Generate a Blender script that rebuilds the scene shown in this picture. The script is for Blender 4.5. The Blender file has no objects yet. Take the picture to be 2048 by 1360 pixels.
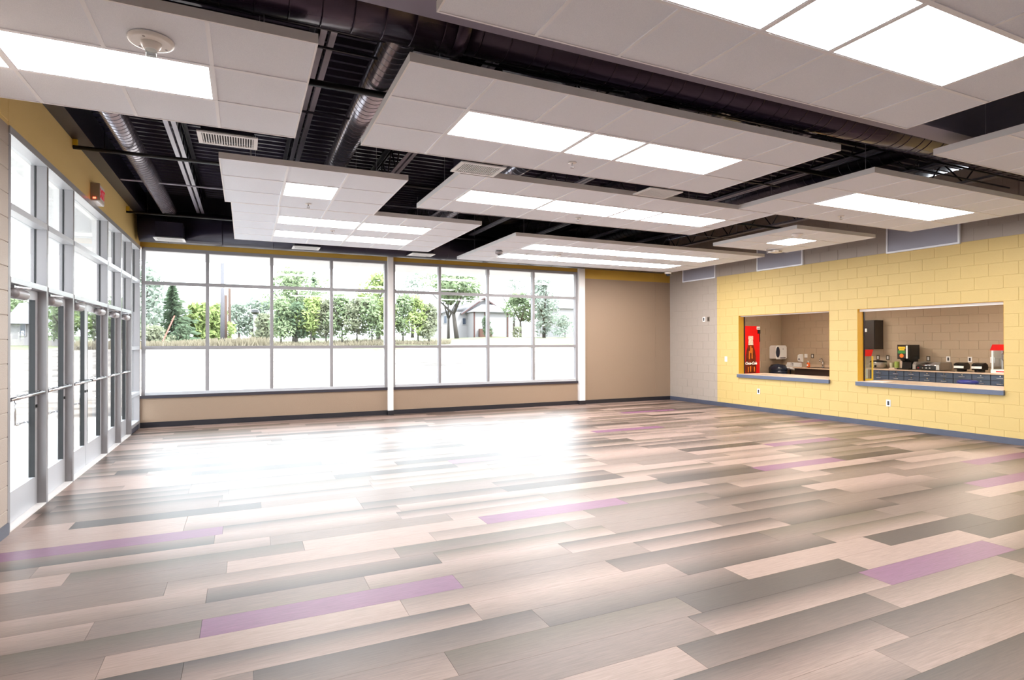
import bpy, math, random
from mathutils import Vector, Matrix
random.seed(7)
S = bpy.context.scene
COL = S.collection

# ------------------------------------------------------------------ camera
F_PX, YAW, PITCH, ROLL, EYE = 1152.1333, .434, .0052, -.0019, 1.6
XL, XR, YF = -1.8085, 10.8966, 12.8956
def cam_axes():
    cy, sy = math.cos(YAW), math.sin(YAW)
    w = Vector((sy*math.cos(PITCH), cy*math.cos(PITCH), math.sin(PITCH)))
    r = Vector((cy, -sy, 0)); u = r.cross(w)
    return (r*math.cos(ROLL)+u*math.sin(ROLL), -r*math.sin(ROLL)+u*math.cos(ROLL), w)
CR, CU, CW = cam_axes()
cd = bpy.data.cameras.new('camera'); cam = bpy.data.objects.new('camera', cd); COL.objects.link(cam)
cd.sensor_fit = 'HORIZONTAL'; cd.sensor_width = 36; cd.lens = F_PX*36/2048
cd.clip_start = .05; cd.clip_end = 400
M4 = Matrix(((CR.x, CU.x, -CW.x, 0), (CR.y, CU.y, -CW.y, 0), (CR.z, CU.z, -CW.z, EYE), (0, 0, 0, 1)))
cam.matrix_world = M4; S.camera = cam

# ------------------------------------------------------------------ sky, sun, exposure
W = bpy.data.worlds.new('sky'); S.world = W; W.use_nodes = True
nt = W.node_tree; bg = nt.nodes['Background']
bg.inputs[0].default_value = (.88, .94, 1.0, 1); bg.inputs[1].default_value = 5.6
sl = bpy.data.lights.new('sun', 'SUN'); sl.energy = 4.0; sl.angle = .02; sl.color = (1, .96, .88)
sun = bpy.data.objects.new('sun', sl); COL.objects.link(sun)
sun.rotation_euler = Vector((-.45, .62, -.95)).to_track_quat('-Z', 'Y').to_euler()
LAMP = 11.5                                  # strength of the ceiling lights' diffusers
S.view_settings.view_transform = 'Standard'; S.view_settings.look = 'None'
S.view_settings.exposure = 1.0; S.view_settings.gamma = 1
S.view_settings.use_curve_mapping = False
S.cycles.diffuse_bounces = 8; S.cycles.max_bounces = 14

# ------------------------------------------------------------------ materials
def lin(c): return tuple((v/12.92 if v <= .04045 else ((v+.055)/1.055)**2.4) for v in (x/255 for x in c))
MATS = {}
def mat(name, rgb, rough=.6, metal=0, bump=0, bscale=60, var=0, vscale=8, spec=.5, coat=0, emit=None, stretch=None):
    m = bpy.data.materials.new(name); m.use_nodes = True; MATS[name] = m
    n = m.node_tree.nodes; l = m.node_tree.links; b = n['Principled BSDF']
    c = lin(rgb)
    b.inputs['Base Color'].default_value = (*c, 1); b.inputs['Roughness'].default_value = rough
    b.inputs['Metallic'].default_value = metal; b.inputs['Specular IOR Level'].default_value = spec
    b.inputs['Coat Weight'].default_value = coat
    if emit: b.inputs['Emission Color'].default_value = (*emit[0], 1); b.inputs['Emission Strength'].default_value = emit[1]
    if var or bump:
        g = n.new('ShaderNodeNewGeometry'); src = g.outputs['Position']
        if stretch:
            mp = n.new('ShaderNodeMapping'); mp.inputs['Scale'].default_value = stretch; l.new(src, mp.inputs['Vector']); src = mp.outputs['Vector']
    if var:
        t = n.new('ShaderNodeTexNoise'); t.inputs['Scale'].default_value = vscale; t.inputs['Detail'].default_value = 5; l.new(src, t.inputs['Vector'])
        r = n.new('ShaderNodeValToRGB'); l.new(t.outputs['Fac'], r.inputs['Fac'])
        r.color_ramp.elements[0].position = .3; r.color_ramp.elements[1].position = .7
        r.color_ramp.elements[0].color = (*[x*(1-var) for x in c], 1); r.color_ramp.elements[1].color = (*[min(1, x*(1+var)) for x in c], 1)
        l.new(r.outputs['Color'], b.inputs['Base Color'])
    if bump:
        t = n.new('ShaderNodeTexNoise'); t.inputs['Scale'].default_value = bscale; t.inputs['Detail'].default_value = 4; l.new(src, t.inputs['Vector'])
        bp = n.new('ShaderNodeBump'); bp.inputs['Strength'].default_value = bump; bp.inputs['Distance'].default_value = .01
        l.new(t.outputs['Fac'], bp.inputs['Height']); l.new(bp.outputs['Normal'], b.inputs['Normal'])
    return m
def wall_paint(name, base, rules, bump=.25, bscale=90, rough=.55):
    """paint chosen by world position: rules = [(axis, '<' or '>', value, axis2, op2, value2)] -> second colour"""
    m = mat(name, base[0], rough, bump=bump, bscale=bscale); n = m.node_tree.nodes; l = m.node_tree.links; b = n['Principled BSDF']
    g = n.new('ShaderNodeNewGeometry'); s = n.new('ShaderNodeSeparateXYZ'); l.new(g.outputs['Position'], s.inputs[0])
    acc = None
    for ax, op, v in rules:
        q = n.new('ShaderNodeMath'); q.operation = 'LESS_THAN' if op == '<' else 'GREATER_THAN'
        l.new(s.outputs[ax], q.inputs[0]); q.inputs[1].default_value = v
        if acc is None: acc = q.outputs[0]
        else:
            k = n.new('ShaderNodeMath'); k.operation = 'MULTIPLY'; l.new(acc, k.inputs[0]); l.new(q.outputs[0], k.inputs[1]); acc = k.outputs[0]
    mx = n.new('ShaderNodeMix'); mx.data_type = 'RGBA'; l.new(acc, mx.inputs[0])
    mx.inputs[6].default_value = (*lin(base[0]), 1); mx.inputs[7].default_value = (*lin(base[1]), 1)
    l.new(mx.outputs[2], b.inputs['Base Color'])
    return m
YEL = (202, 175, 112); GREY = (166, 154, 144); BEIGE = (147, 124, 104)
wall_paint('paint_right', (GREY, YEL), [('Y', '<', 11.1), ('Z', '<', 3.272)])
wall_paint('paint_far', (BEIGE, (190, 150, 60)), [('Z', '>', 3.29)], bump=.5, bscale=160)
wall_paint('paint_left', ((176, 162, 150), (242, 214, 140)), [('Z', '>', 3.44)], bump=.25)
mat('kitchen_block', (176, 156, 132), .6, bump=.25, bscale=90)
mat('jamb_yellow', (222, 172, 50), .5)
mat('tile', (236, 242, 254), .85, bump=.35, bscale=220, var=.035, vscale=190)
mat('grid_white', (240, 243, 250), .45)
mat('cloud_edge', (240, 240, 244), .55)
mat('deck', (70, 64, 82), .25, spec=.9)
mat('steel_dark', (30, 24, 40), .36)
mat('black_pipe', (18, 14, 22), .4)
mat('joist_flat', (170, 166, 178), .32, metal=.2)
mat('duct_main', (62, 50, 68), .22, metal=.5)
mat('duct_spiral', (186, 182, 192), .24, metal=.85)
mat('duct_black', (34, 28, 46), .3, metal=.3)
mat('beam_lavender', (134, 130, 150), .5)
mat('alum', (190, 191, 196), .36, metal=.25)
mat('alum_shade', (140, 136, 138), .42, metal=.15)  # darker copy of alum: backlit shade of the frames put into the colour
mat('gasket', (14, 14, 16), .5)
mat('steel_white', (226, 222, 220), .45)
mat('base_black', (34, 32, 38), .35, var=.05)
mat('base_blue', (74, 78, 94), .35, var=.05)
mat('sill_dark', (52, 48, 56), .35)
mat('chrome', (210, 210, 214), .18, metal=1)
mat('closer', (150, 144, 146), .4, metal=.4)
mat('white_plastic', (238, 236, 234), .4)
mat('register', (232, 232, 234), .4)
mat('register_dark', (46, 44, 50), .6)
mat('louver_panel', (168, 168, 182), .6, bump=.4, bscale=300, stretch=(1, 1, .15))
mat('laminate', (196, 172, 148), .35, var=.08, vscale=40)
mat('laminate_blue', (84, 92, 114), .4)
mat('drawer_blue', (66, 78, 98), .42)
mat('cabinet_dark', (46, 38, 34), .4)
mat('red_gloss', (200, 16, 14), .3)
mat('red_sign', (214, 20, 50), .4, emit=((.8, .02, .06), .15))
mat('red_led', (255, 60, 40), .4, emit=((1, .08, .04), 4))
mat('sign_side', (150, 136, 118), .5)
mat('cola_brown', (96, 34, 12), .3, var=.5, vscale=9)
mat('cola_amber', (214, 120, 40), .3)
mat('bottle_glass_print', (206, 186, 168), .3, var=.35, vscale=22)
mat('print_white', (248, 244, 240), .5)
mat('print_dark', (40, 26, 24), .5)
mat('black_gloss', (16, 15, 16), .25)
mat('smoke_plastic', (40, 46, 62), .2)
mat('orange_soap', (226, 98, 40), .25)
mat('print_yellow', (246, 200, 40), .5); mat('print_green', (50, 128, 60), .5); mat('print_orange', (236, 120, 30), .5)
mat('cup_green', (166, 190, 92), .4); mat('cup_beige', (206, 186, 168), .4); mat('cup_clear', (196, 190, 160), .3)
mat('steel_brushed', (180, 176, 170), .3, metal=.9)
mat('yellow_metal', (226, 190, 50), .4)
mat('blue_vinyl', (34, 44, 120), .4)
mat('plate_dark', (92, 80, 66), .5)
mat('soffit_white', (240, 238, 238), .7)
mat('sand', (112, 104, 98), .95, bump=1, bscale=2.2, var=.7, vscale=1.1, stretch=(.5, 1.6, 1))
mat('grass', (86, 90, 62), .9, bump=.8, bscale=8, var=.25, vscale=2)
mat('concrete', (206, 204, 200), .8, var=.04)
mat('bark', (56, 50, 46), .9, bump=.8, bscale=20)
mat('bark_pale', (170, 160, 150), .9)
mat('pole_grey', (80, 78, 83), .8); mat('pole_brown', (72, 54, 46), .9)
mat('marker_orange', (130, 50, 32), .6)
mat('house_white', (128, 124, 126), .7); mat('house_roof', (100, 98, 102), .8); mat('house_trim', (66, 34, 30), .7); mat('window_dark', (44, 52, 66), .2)
mat('brick_red', (82, 56, 48), .9)
def leaf_mat(name, rgb):
    m = mat(name, rgb, .7, var=.3, vscale=3, spec=.2)
    b = m.node_tree.nodes['Principled BSDF']; l = m.node_tree.links; n = m.node_tree.nodes
    t = n.new('ShaderNodeBsdfTranslucent'); t.inputs[0].default_value = (*lin(rgb), 1)
    mx = n.new('ShaderNodeMixShader'); mx.inputs[0].default_value = .35
    l.new(b.outputs[0], mx.inputs[1]); l.new(t.outputs[0], mx.inputs[2]); l.new(mx.outputs[0], n['Material Output'].inputs[0])
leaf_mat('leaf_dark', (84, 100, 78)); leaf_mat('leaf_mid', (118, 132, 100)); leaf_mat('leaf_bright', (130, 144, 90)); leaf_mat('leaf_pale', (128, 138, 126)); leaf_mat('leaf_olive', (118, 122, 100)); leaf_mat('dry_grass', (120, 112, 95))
def emis(name, rgb, s):
    m = bpy.data.materials.new(name); m.use_nodes = True; MATS[name] = m
    n = m.node_tree.nodes; e = n.new('ShaderNodeEmission'); e.inputs[0].default_value = (*rgb, 1); e.inputs[1].default_value = s
    n.remove(n['Principled BSDF']); m.node_tree.links.new(e.outputs[0], n['Material Output'].inputs[0])
emis('diffuser', (1, .985, .97), LAMP)
emis('kitchen_diffuser', (1, .88, .74), 20)
def glass_mat(name, tint):
    m = bpy.data.materials.new(name); m.use_nodes = True; MATS[name] = m
    n = m.node_tree.nodes; l = m.node_tree.links; n.remove(n['Principled BSDF'])
    t = n.new('ShaderNodeBsdfTransparent'); t.inputs[0].default_value = (*tint, 1)
    g = n.new('ShaderNodeBsdfGlossy'); g.inputs['Roughness'].default_value = .01
    w = n.new('ShaderNodeLayerWeight'); w.inputs[0].default_value = .5
    p = n.new('ShaderNodeMath'); p.operation = 'POWER'; l.new(w.outputs['Facing'], p.inputs[0]); p.inputs[1].default_value = 5
    f = n.new('ShaderNodeMath'); f.operation = 'MULTIPLY_ADD'; l.new(p.outputs[0], f.inputs[0]); f.inputs[1].default_value = .96; f.inputs[2].default_value = .04
    x = n.new('ShaderNodeMixShader'); l.new(f.outputs[0], x.inputs[0]); l.new(t.outputs[0], x.inputs[1]); l.new(g.outputs[0], x.inputs[2])
    l.new(x.outputs[0], n['Material Output'].inputs[0])
glass_mat('window_glass', (.95, .97, .97)); glass_mat('clear_plastic', (.8, .84, .84))
# floor planks: colour pattern stored per plank, streaks along the plank from noise
def plank_mat():
    m = bpy.data.materials.new('plank'); m.use_nodes = True; MATS['plank'] = m
    n = m.node_tree.nodes; l = m.node_tree.links; b = n['Principled BSDF']
    a = n.new('ShaderNodeVertexColor'); a.layer_name = 'pattern'
    g = n.new('ShaderNodeNewGeometry'); mp = n.new('ShaderNodeMapping'); mp.inputs['Scale'].default_value = (3.5, 70, 1); l.new(g.outputs['Position'], mp.inputs[0])
    t = n.new('ShaderNodeTexNoise'); t.inputs['Scale'].default_value = 1.6; t.inputs['Detail'].default_value = 6; t.inputs['Roughness'].default_value = .65; l.new(mp.outputs[0], t.inputs['Vector'])
    r = n.new('ShaderNodeMapRange'); r.inputs[1].default_value = .25; r.inputs[2].default_value = .75; r.inputs[3].default_value = .72; r.inputs[4].default_value = 1.25; l.new(t.outputs['Fac'], r.inputs[0])
    mx = n.new('ShaderNodeVectorMath'); mx.operation = 'SCALE'; l.new(a.outputs['Color'], mx.inputs[0]); l.new(r.outputs[0], mx.inputs['Scale'])
    l.new(mx.outputs[0], b.inputs['Base Color'])
    b.inputs['Roughness'].default_value = .4; b.inputs['Specular IOR Level'].default_value = .42
    bp = n.new('ShaderNodeBump'); bp.inputs['Strength'].default_value = .06; bp.inputs['Distance'].default_value = .002
    l.new(t.outputs['Fac'], bp.inputs['Height']); l.new(bp.outputs[0], b.inputs['Normal'])
plank_mat()

# ------------------------------------------------------------------ helpers
ORG = {}
def tag(o, label=None, cat=None, group=None, kind=None):
    if label: o['label'] = label
    if cat: o['category'] = cat
    if group: o['group'] = group
    if kind: o['kind'] = kind
    return o
def thing(name, loc, label, cat, group=None):
    o = bpy.data.objects.new(name, None); COL.objects.link(o); o.location = loc; o.empty_display_size = .1
    ORG[o.name] = Vector(loc); return tag(o, label, cat, group)
def put(name, me, parent=None, loc=(0, 0, 0), origin=None):
    o = bpy.data.objects.new(name, me); COL.objects.link(o); o.location = loc
    if parent is not None: o.parent = parent; ORG[o.name] = ORG.get(parent.name, Vector())
    else: ORG[o.name] = Vector(origin) if origin else Vector(loc)
    return o
class MB:
    def __init__(s): s.v = []; s.f = []; s.m = []; s.mi = 0
    def q(s, *pts):
        i = len(s.v); s.v += [tuple(p) for p in pts]; s.f.append(tuple(range(i, i+len(pts)))); s.m.append(s.mi); return s
    def box(s, x0, x1, y0, y1, z0, z1):
        x0, x1 = sorted((x0, x1)); y0, y1 = sorted((y0, y1)); z0, z1 = sorted((z0, z1))
        i = len(s.v); s.v += [(x0,y0,z0),(x1,y0,z0),(x1,y1,z0),(x0,y1,z0),(x0,y0,z1),(x1,y0,z1),(x1,y1,z1),(x0,y1,z1)]
        for a in ((0,3,2,1),(4,5,6,7),(0,1,5,4),(1,2,6,5),(2,3,7,6),(3,0,4,7)): s.f.append(tuple(i+k for k in a)); s.m.append(s.mi)
        return s
    def tube(s, p0, p1, r0, r1=None, n=12, cap=True):
        r1 = r0 if r1 is None else r1; p0 = Vector(p0); p1 = Vector(p1); d = (p1-p0).normalized()
        a = d.orthogonal().normalized(); b = d.cross(a); i = len(s.v)
        for p, r in ((p0, r0), (p1, r1)):
            for k in range(n):
                t = 2*math.pi*k/n; s.v.append(tuple(p+a*math.cos(t)*r+b*math.sin(t)*r))
        for k in range(n): s.f.append((i+k, i+(k+1) % n, i+n+(k+1) % n, i+n+k)); s.m.append(s.mi)
        if cap: s.f.append(tuple(i+k for k in range(n))[::-1]); s.m.append(s.mi); s.f.append(tuple(i+n+k for k in range(n))); s.m.append(s.mi)
        return s
    def path(s, pts, r, n=8):
        for a, b in zip(pts, pts[1:]): s.tube(a, b, r, n=n)
        return s
    def lathe(s, c, prof, n=16, axis='z'):
        i = len(s.v); c = Vector(c)
        for r, h in prof:
            for k in range(n):
                t = 2*math.pi*k/n; x, y = r*math.cos(t), r*math.sin(t)
                s.v.append(tuple(c + (Vector((x, y, h)) if axis == 'z' else Vector((h, x, y)) if axis == 'x' else Vector((x, h, y)))))
        m = len(prof)
        for j in range(m-1):
            for k in range(n): s.f.append((i+j*n+k, i+j*n+(k+1) % n, i+(j+1)*n+(k+1) % n, i+(j+1)*n+k)); s.m.append(s.mi)
        s.f.append(tuple(i+k for k in range(n))[::-1]); s.m.append(s.mi); s.f.append(tuple(i+(m-1)*n+k for k in range(n))); s.m.append(s.mi)
        return s
    def prism(s, poly, axis, a, b):
        """poly of 2D points extruded along axis from a to b"""
        def P(p, t): return (t, p[0], p[1]) if axis == 'x' else (p[0], t, p[1]) if axis == 'y' else (p[0], p[1], t)
        n = len(poly); i = len(s.v); s.v += [P(p, a) for p in poly]+[P(p, b) for p in poly]
        for k in range(n): s.f.append((i+k, i+(k+1) % n, i+n+(k+1) % n, i+n+k)); s.m.append(s.mi)
        s.f.append(tuple(i+k for k in range(n))[::-1]); s.m.append(s.mi); s.f.append(tuple(i+n+k for k in range(n))); s.m.append(s.mi)
        return s
    def mesh(s, name, mats, off=Vector(), smooth=False):
        me = bpy.data.meshes.new(name)
        me.from_pydata([(v[0]-off[0], v[1]-off[1], v[2]-off[2]) for v in s.v], [], s.f)
        for m in ([mats] if isinstance(mats, str) else mats): me.materials.append(MATS[m])
        for p, k in zip(me.polygons, s.m): p.material_index = k
        if smooth:
            for p in me.polygons: p.use_smooth = len(p.vertices) == 4
        import bmesh
        bm = bmesh.new(); bm.from_mesh(me); bmesh.ops.recalc_face_normals(bm, faces=bm.faces); bm.to_mesh(me); bm.free()
        me.update(); return me
    def build(s, name, mats, parent=None, smooth=False, **kw):
        if parent is not None: o = put(name, s.mesh(name, mats, ORG[parent.name], smooth), parent)
        else:
            xs = [v[0] for v in s.v]; ys = [v[1] for v in s.v]; zs = [v[2] for v in s.v]
            off = Vector(((min(xs)+max(xs))/2, (min(ys)+max(ys))/2, min(zs)))
            o = put(name, s.mesh(name, mats, off, smooth), None, off)
        return tag(o, **kw)
def B(*a): return MB().box(*a)
def copy_tree(o, loc):
    """a copy of a thing with copies of its parts and sub-parts, moved to loc"""
    r = o.copy(); COL.objects.link(r); r.location = loc; ORG[r.name] = Vector(loc)
    for ch in o.children:
        c = ch.copy(); COL.objects.link(c); c.parent = r
        for g in ch.children:
            d = g.copy(); COL.objects.link(d); d.parent = c
    return r
def text_mesh(txt, size, shear=0, extrude=.002, bold=0):
    cu = bpy.data.curves.new('lettering', 'FONT'); cu.body = txt; cu.size = size; cu.shear = shear; cu.extrude = extrude; cu.offset = bold
    cu.align_x = 'CENTER'; cu.align_y = 'CENTER'
    t = bpy.data.objects.new('lettering_tmp', cu); COL.objects.link(t)
    me = bpy.data.meshes.new_from_object(t.evaluated_get(bpy.context.evaluated_depsgraph_get()))
    bpy.data.objects.remove(t); bpy.data.curves.remove(cu); return me
def struct(o): o['kind'] = 'structure'; return o

# ================================================================== THE SHELL
ROOF = 4.5; YN = -3.0
# ---- floor and planks
floor = struct(B(XL-.2, XR+.1, YN, YF+.1, -.15, -.008).build('floor', 'base_black', label='floor of long grey, brown and mauve planks'))
PW, PL, PB = .232, 1.524, 2.40
LT, MD, DK, OL, PU = (150, 127, 117), (114, 96, 87), (66, 54, 47), (85, 73, 58), (116, 74, 102)
PAIRS = [(LT, LT), (LT, MD), (MD, LT), (MD, MD), (DK, MD), (DK, LT), (OL, MD), (MD, DK), (DK, DK), (OL, LT), (PU, PU)]
WEIGHT = [10, 6, 7, 6, 7, 3, 3, 4, 3, 2, 0]
def plank_data(mb, cols, x0, x1, y0, y1, pair):
    mb.box(x0+.0008, x1-.0008, y0+.0006, y1-.0006, -.012, 0)
    a, b = lin(pair[0]), lin(pair[1])
    for f in mb.f[-6:]:
        for i in f: cols.append((*(a if mb.v[i][1] > (y0+y1)/2 else b), 1))
def add_pattern(me, cols):
    at = me.color_attributes.new('pattern', 'FLOAT_COLOR', 'CORNER')
    flat = [c for col in cols for c in col]; at.data.foreach_set('color', flat)
def plank_mesh(x0, x1, pair):
    mb = MB(); cols = []; plank_data(mb, cols, x0, x1, 0, PW, pair)
    me = bpy.data.meshes.new('plank'); me.from_pydata(mb.v, [], mb.f); me.materials.append(MATS['plank']); add_pattern(me, cols); return me
KNOWN = {0: 3.87, -1: 2.065, -2: 3.275, 2: 3.085, 4: 2.4, 5: 1.30, 6: -.785, 7: -.22, 8: -.47, 10: 3.47}
PURPLE = [(4.6, 2.515), (7.76, 3.56), (6.05, 5.31), (8.3, 6.5), (6.7, 8.72), (2.7, 4.77), (9.3, 4.43), (8.8, 10.88), (.54, 3.62), (-1.5, 5.52), (3.2, 7.4), (10.2, 8.1)]
def view_px(x0, x1, y0, y1):
    tot = 0; dA = (x1-x0)*(y1-y0)/12
    for i in range(6):
        for j in range(2):
            d = Vector((x0+(x1-x0)*(i+.5)/6, y0+(y1-y0)*(j+.5)/2, -EYE)); z = d.dot(CW)
            if z < .3: continue
            if abs(d.dot(CR)/z*F_PX) < 1024 and abs(d.dot(CU)/z*F_PX) < 680: tot += F_PX**2*EYE/z**3*dA
    return tot
rp = random.Random(11); planks = []; last = None
for k in range(math.ceil((YN-PB)/PW), int((YF-PB)/PW)+1):
    y0 = PB+k*PW; y1 = min(y0+PW, YF)
    ph = KNOWN.get(k, rp.uniform(0, PL))
    i0 = math.floor((XL-ph)/PL)
    x = ph+i0*PL
    while x < XR:
        a, b = max(x, XL), min(x+PL, XR)
        if b-a > .02:
            pr = rp.choices(range(len(PAIRS)), WEIGHT)[0]
            if pr == last: pr = rp.choices(range(len(PAIRS)), WEIGHT)[0]
            last = pr
            for (px, py) in PURPLE:
                if a <= px < b and y0 <= py < y1: pr = 10
            if k in (2,) and abs(a-3.085) < .01: pr = 0
            if k == 4 and abs(a-2.4) < .01: pr = 4
            planks.append((view_px(a, b, y0, y1), a, b, y0, y1, pr))
        x += PL
planks.sort(reverse=True); cache = {}
rest = MB(); rcols = []
for n, (px, a, b, y0, y1, pr) in enumerate(planks):
    if n < 300 and px > 0:
        key = (round(b-a, 3), round(y1-y0, 3), pr)
        if key not in cache:
            mb = MB(); cols = []; plank_data(mb, cols, 0, b-a, 0, y1-y0, PAIRS[pr])
            me = bpy.data.meshes.new('plank'); me.from_pydata(mb.v, [], mb.f); me.materials.append(MATS['plank']); add_pattern(me, cols); cache[key] = me
        o = put('plank', cache[key], floor, Vector((a, y0, 0))-ORG[floor.name])
    else: plank_data(rest, rcols, a, b, y0, y1, PAIRS[pr])
me = bpy.data.meshes.new('plank_field'); off = ORG[floor.name]
me.from_pydata([tuple(Vector(v)-off) for v in rest.v], [], rest.f); me.materials.append(MATS['plank']); add_pattern(me, rcols)
put('plank_field', me, floor)['kind'] = 'stuff'

# ---- block walls
def block_mesh(w, h, m, t=.03, axis='x', sign=1):
    """one block: front face at 0, bevelled rim; body runs to +t"""
    c = .003; y0, y1, z0, z1 = .0028, w-.0028, .0028, h-.0028
    F = [(0, y0+c, z0+c), (0, y1-c, z0+c), (0, y1-c, z1-c), (0, y0+c, z1-c)]
    R = [(c, y0, z0), (c, y1, z0), (c, y1, z1), (c, y0, z1)]
    K = [(t, y0, z0), (t, y1, z0), (t, y1, z1), (t, y0, z1)]
    T = (lambda p: (p[0]*sign, p[1], p[2])) if axis == 'x' else (lambda p: (p[1], p[0]*sign, p[2]))
    mb = MB(); mb.v = [T(p) for p in F+R+K]
    mb.f = [(0, 1, 2, 3)]+[(i, (i+1) % 4, 4+(i+1) % 4, 4+i) for i in range(4)]+[(4+i, 4+(i+1) % 4, 8+(i+1) % 4, 8+i) for i in range(4)]; mb.m = [0]*9
    return mb.mesh('block', m)
CH, CL = .2045, .4
OPEN = [(8.0, 10.4, 4*CH, 11*CH), (5.0, 7.4, 4*CH, 11*CH)]
body = MB(); xb0, xb1 = XR+.0045, XR+.2
for y0, y1 in ((YN, 5.0), (7.4, 8.0), (10.4, YF+.2)): body.box(xb0, xb1, y0, y1, 0, ROOF)
for y0, y1, z0, z1 in OPEN: body.box(xb0, xb1, y0, y1, 0, z0); body.box(xb0, xb1, y0, y1, z1, ROOF)
wr = struct(body.build('wall_right', 'paint_right', label='right concrete block wall painted yellow below pale grey'))
bc = {}
upper = MB()
for c in range(0, 22):
    z0 = c*CH; y = 3.6 if c % 2 else 3.8
    while y < YF-.01:
        a, b = y, min(y+CL, YF); y += CL
        segs = [(a, b)]
        for o0, o1, q0, q1 in OPEN:
            if q0-.01 < z0 < q1-.01:
                ns = []
                for s0, s1 in segs:
                    if s1 <= o0+.005 or s0 >= o1-.005: ns.append((s0, s1)); continue
                    if s0 < o0-.03: ns.append((s0, o0))
                    if s1 > o1+.03: ns.append((o1, s1))
                segs = ns
        for s0, s1 in segs:
            if c >= 16: upper.box(XR, XR+.03, s0+.004, s1-.004, z0+.004, z0+CH-.004); continue
            w = round(s1-s0, 3)
            if w not in bc: bc[w] = block_mesh(w, CH, 'paint_right')
            put('block', bc[w], wr, Vector((XR, s0, z0))-ORG[wr.name])
upper.build('upper_blocks', 'paint_right', wr, kind='stuff')
jm = MB()
for y0, y1, z0, z1 in OPEN:
    jm.box(XR+.004, XR+.2, y1-.002, y1+.004, z0, z1).box(XR+.004, XR+.2, y0-.004, y0+.002, z0, z1).box(XR+.004, XR+.2, y0, y1, z1-.002, z1+.004)
jm.build('opening_lining', 'jamb_yellow', wr)

# ---- left wall: block pier near the camera, yellow band above the storefront
lb = MB().box(XL-.2, XL-.006, YN, 6.18, 0, ROOF).box(XL-.2, XL, 6.18, YF, 3.44, 3.96); lb.mi = 1; lb.box(XL-.2, XL, 6.18, YF+.2, 3.96, ROOF)
wl = struct(lb.build('wall_left', ['paint_left', 'steel_dark'], label='left wall with block pier and yellow band above the doors'))
lc = {}
for c in range(22):
    for (a, b) in (((5.78, 6.18), (5.38, 5.78)) if c % 2 else ((5.98, 6.18), (5.58, 5.98))):
        w = round(b-a, 3)
        if w not in lc: lc[w] = block_mesh(w, CH, 'paint_left', sign=-1)
        put('block', lc[w], wl, Vector((XL, a, c*CH))-ORG[wl.name])
# ---- far wall
fw = MB().box(XL-.2, 8.0, YF, YF+.2, 0, .555).box(XL-.2, 8.0, YF, YF+.2, 3.445, 3.8).box(8.0, XR+.2, YF, YF+.2, 0, 3.8); fw.mi = 1; fw.box(XL-.2, XR+.2, YF, YF+.2, 3.8, ROOF)
wf = struct(fw.build('wall_far', ['paint_far', 'steel_dark'], label='far beige textured wall with a yellow band at the top'))
struct(B(XL-.2, XR+.2, YN-.2, YN, 0, ROOF).build('wall_near', 'steel_white', label='plain wall behind the viewer'))
t = struct(B(10.375, 10.4, YF-.012, YF, .1, 3.75).build('trim_1', 'paint_far', label='thin vertical joint strip on the beige far wall'))
# steel posts standing in front of the far wall
for n, (x0, x1, lb_) in enumerate(((2.895, 3.012, 'slim white steel post between the two window banks'), (7.86, 8.035, 'slim white steel post at the right end of the windows'))):
    struct(B(x0, x1, YF-.09, YF-.001, .1, 3.62).build('trim_%d' % (n+2), 'steel_white', label=lb_))
    struct(B(x0-.006, x1+.006, YF-.1, YF-.001, 0, .1).build('trim_%d' % (n+6), 'base_black', label='black base foot of the '+('post between the window banks' if n == 0 else 'post at the end of the windows')))
struct(B(XL, 2.895, YF-.03, YF+.02, .555, .612).build('trim_4', 'sill_dark', label='dark sill strip under the left far windows'))
struct(B(3.012, 7.86, YF-.03, YF+.02, .555, .612).build('trim_5', 'sill_dark', label='dark sill strip under the right far windows'))
# baseboards
bb = MB().box(XL, 2.889, YF-.014, YF-.001, 0, .1).box(3.018, 7.854, YF-.014, YF-.001, 0, .1).box(8.041, XR, YF-.014, YF-.001, 0, .1)
struct(bb.build('baseboard_far', 'base_black', label='black rubber baseboard along the far wall'))
struct(B(XR-.014, XR-.001, YN, YF-.014, 0, .1).build('baseboard_right', 'base_blue', label='blue-grey rubber baseboard along the yellow wall'))
struct(B(XL+.001, XL+.014, YN, 6.17, 0, .1).build('baseboard_left', 'base_blue', label='blue-grey baseboard on the block pier beside the doors'))
# ---- roof deck: fluted steel
dk = MB(); y = YN; P_ = .175
prof = []
while y < YF+.2:
    prof += [(y, ROOF), (y+.04, ROOF), (y+.055, ROOF+.085), (y+.16, ROOF+.085)]; y += P_
for (y0, z0), (y1, z1) in zip(prof, prof[1:]): dk.q((XL-.2, y0, z0), (XR+.2, y0, z0), (XR+.2, y1, z1), (XL-.2, y1, z1))
dk.box(XL-.3, XR+.3, YN-.2, YF+.3, ROOF+.1, ROOF+.3)
struct(dk.build('ceiling', 'deck', label='dark fluted steel roof deck above everything'))
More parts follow.
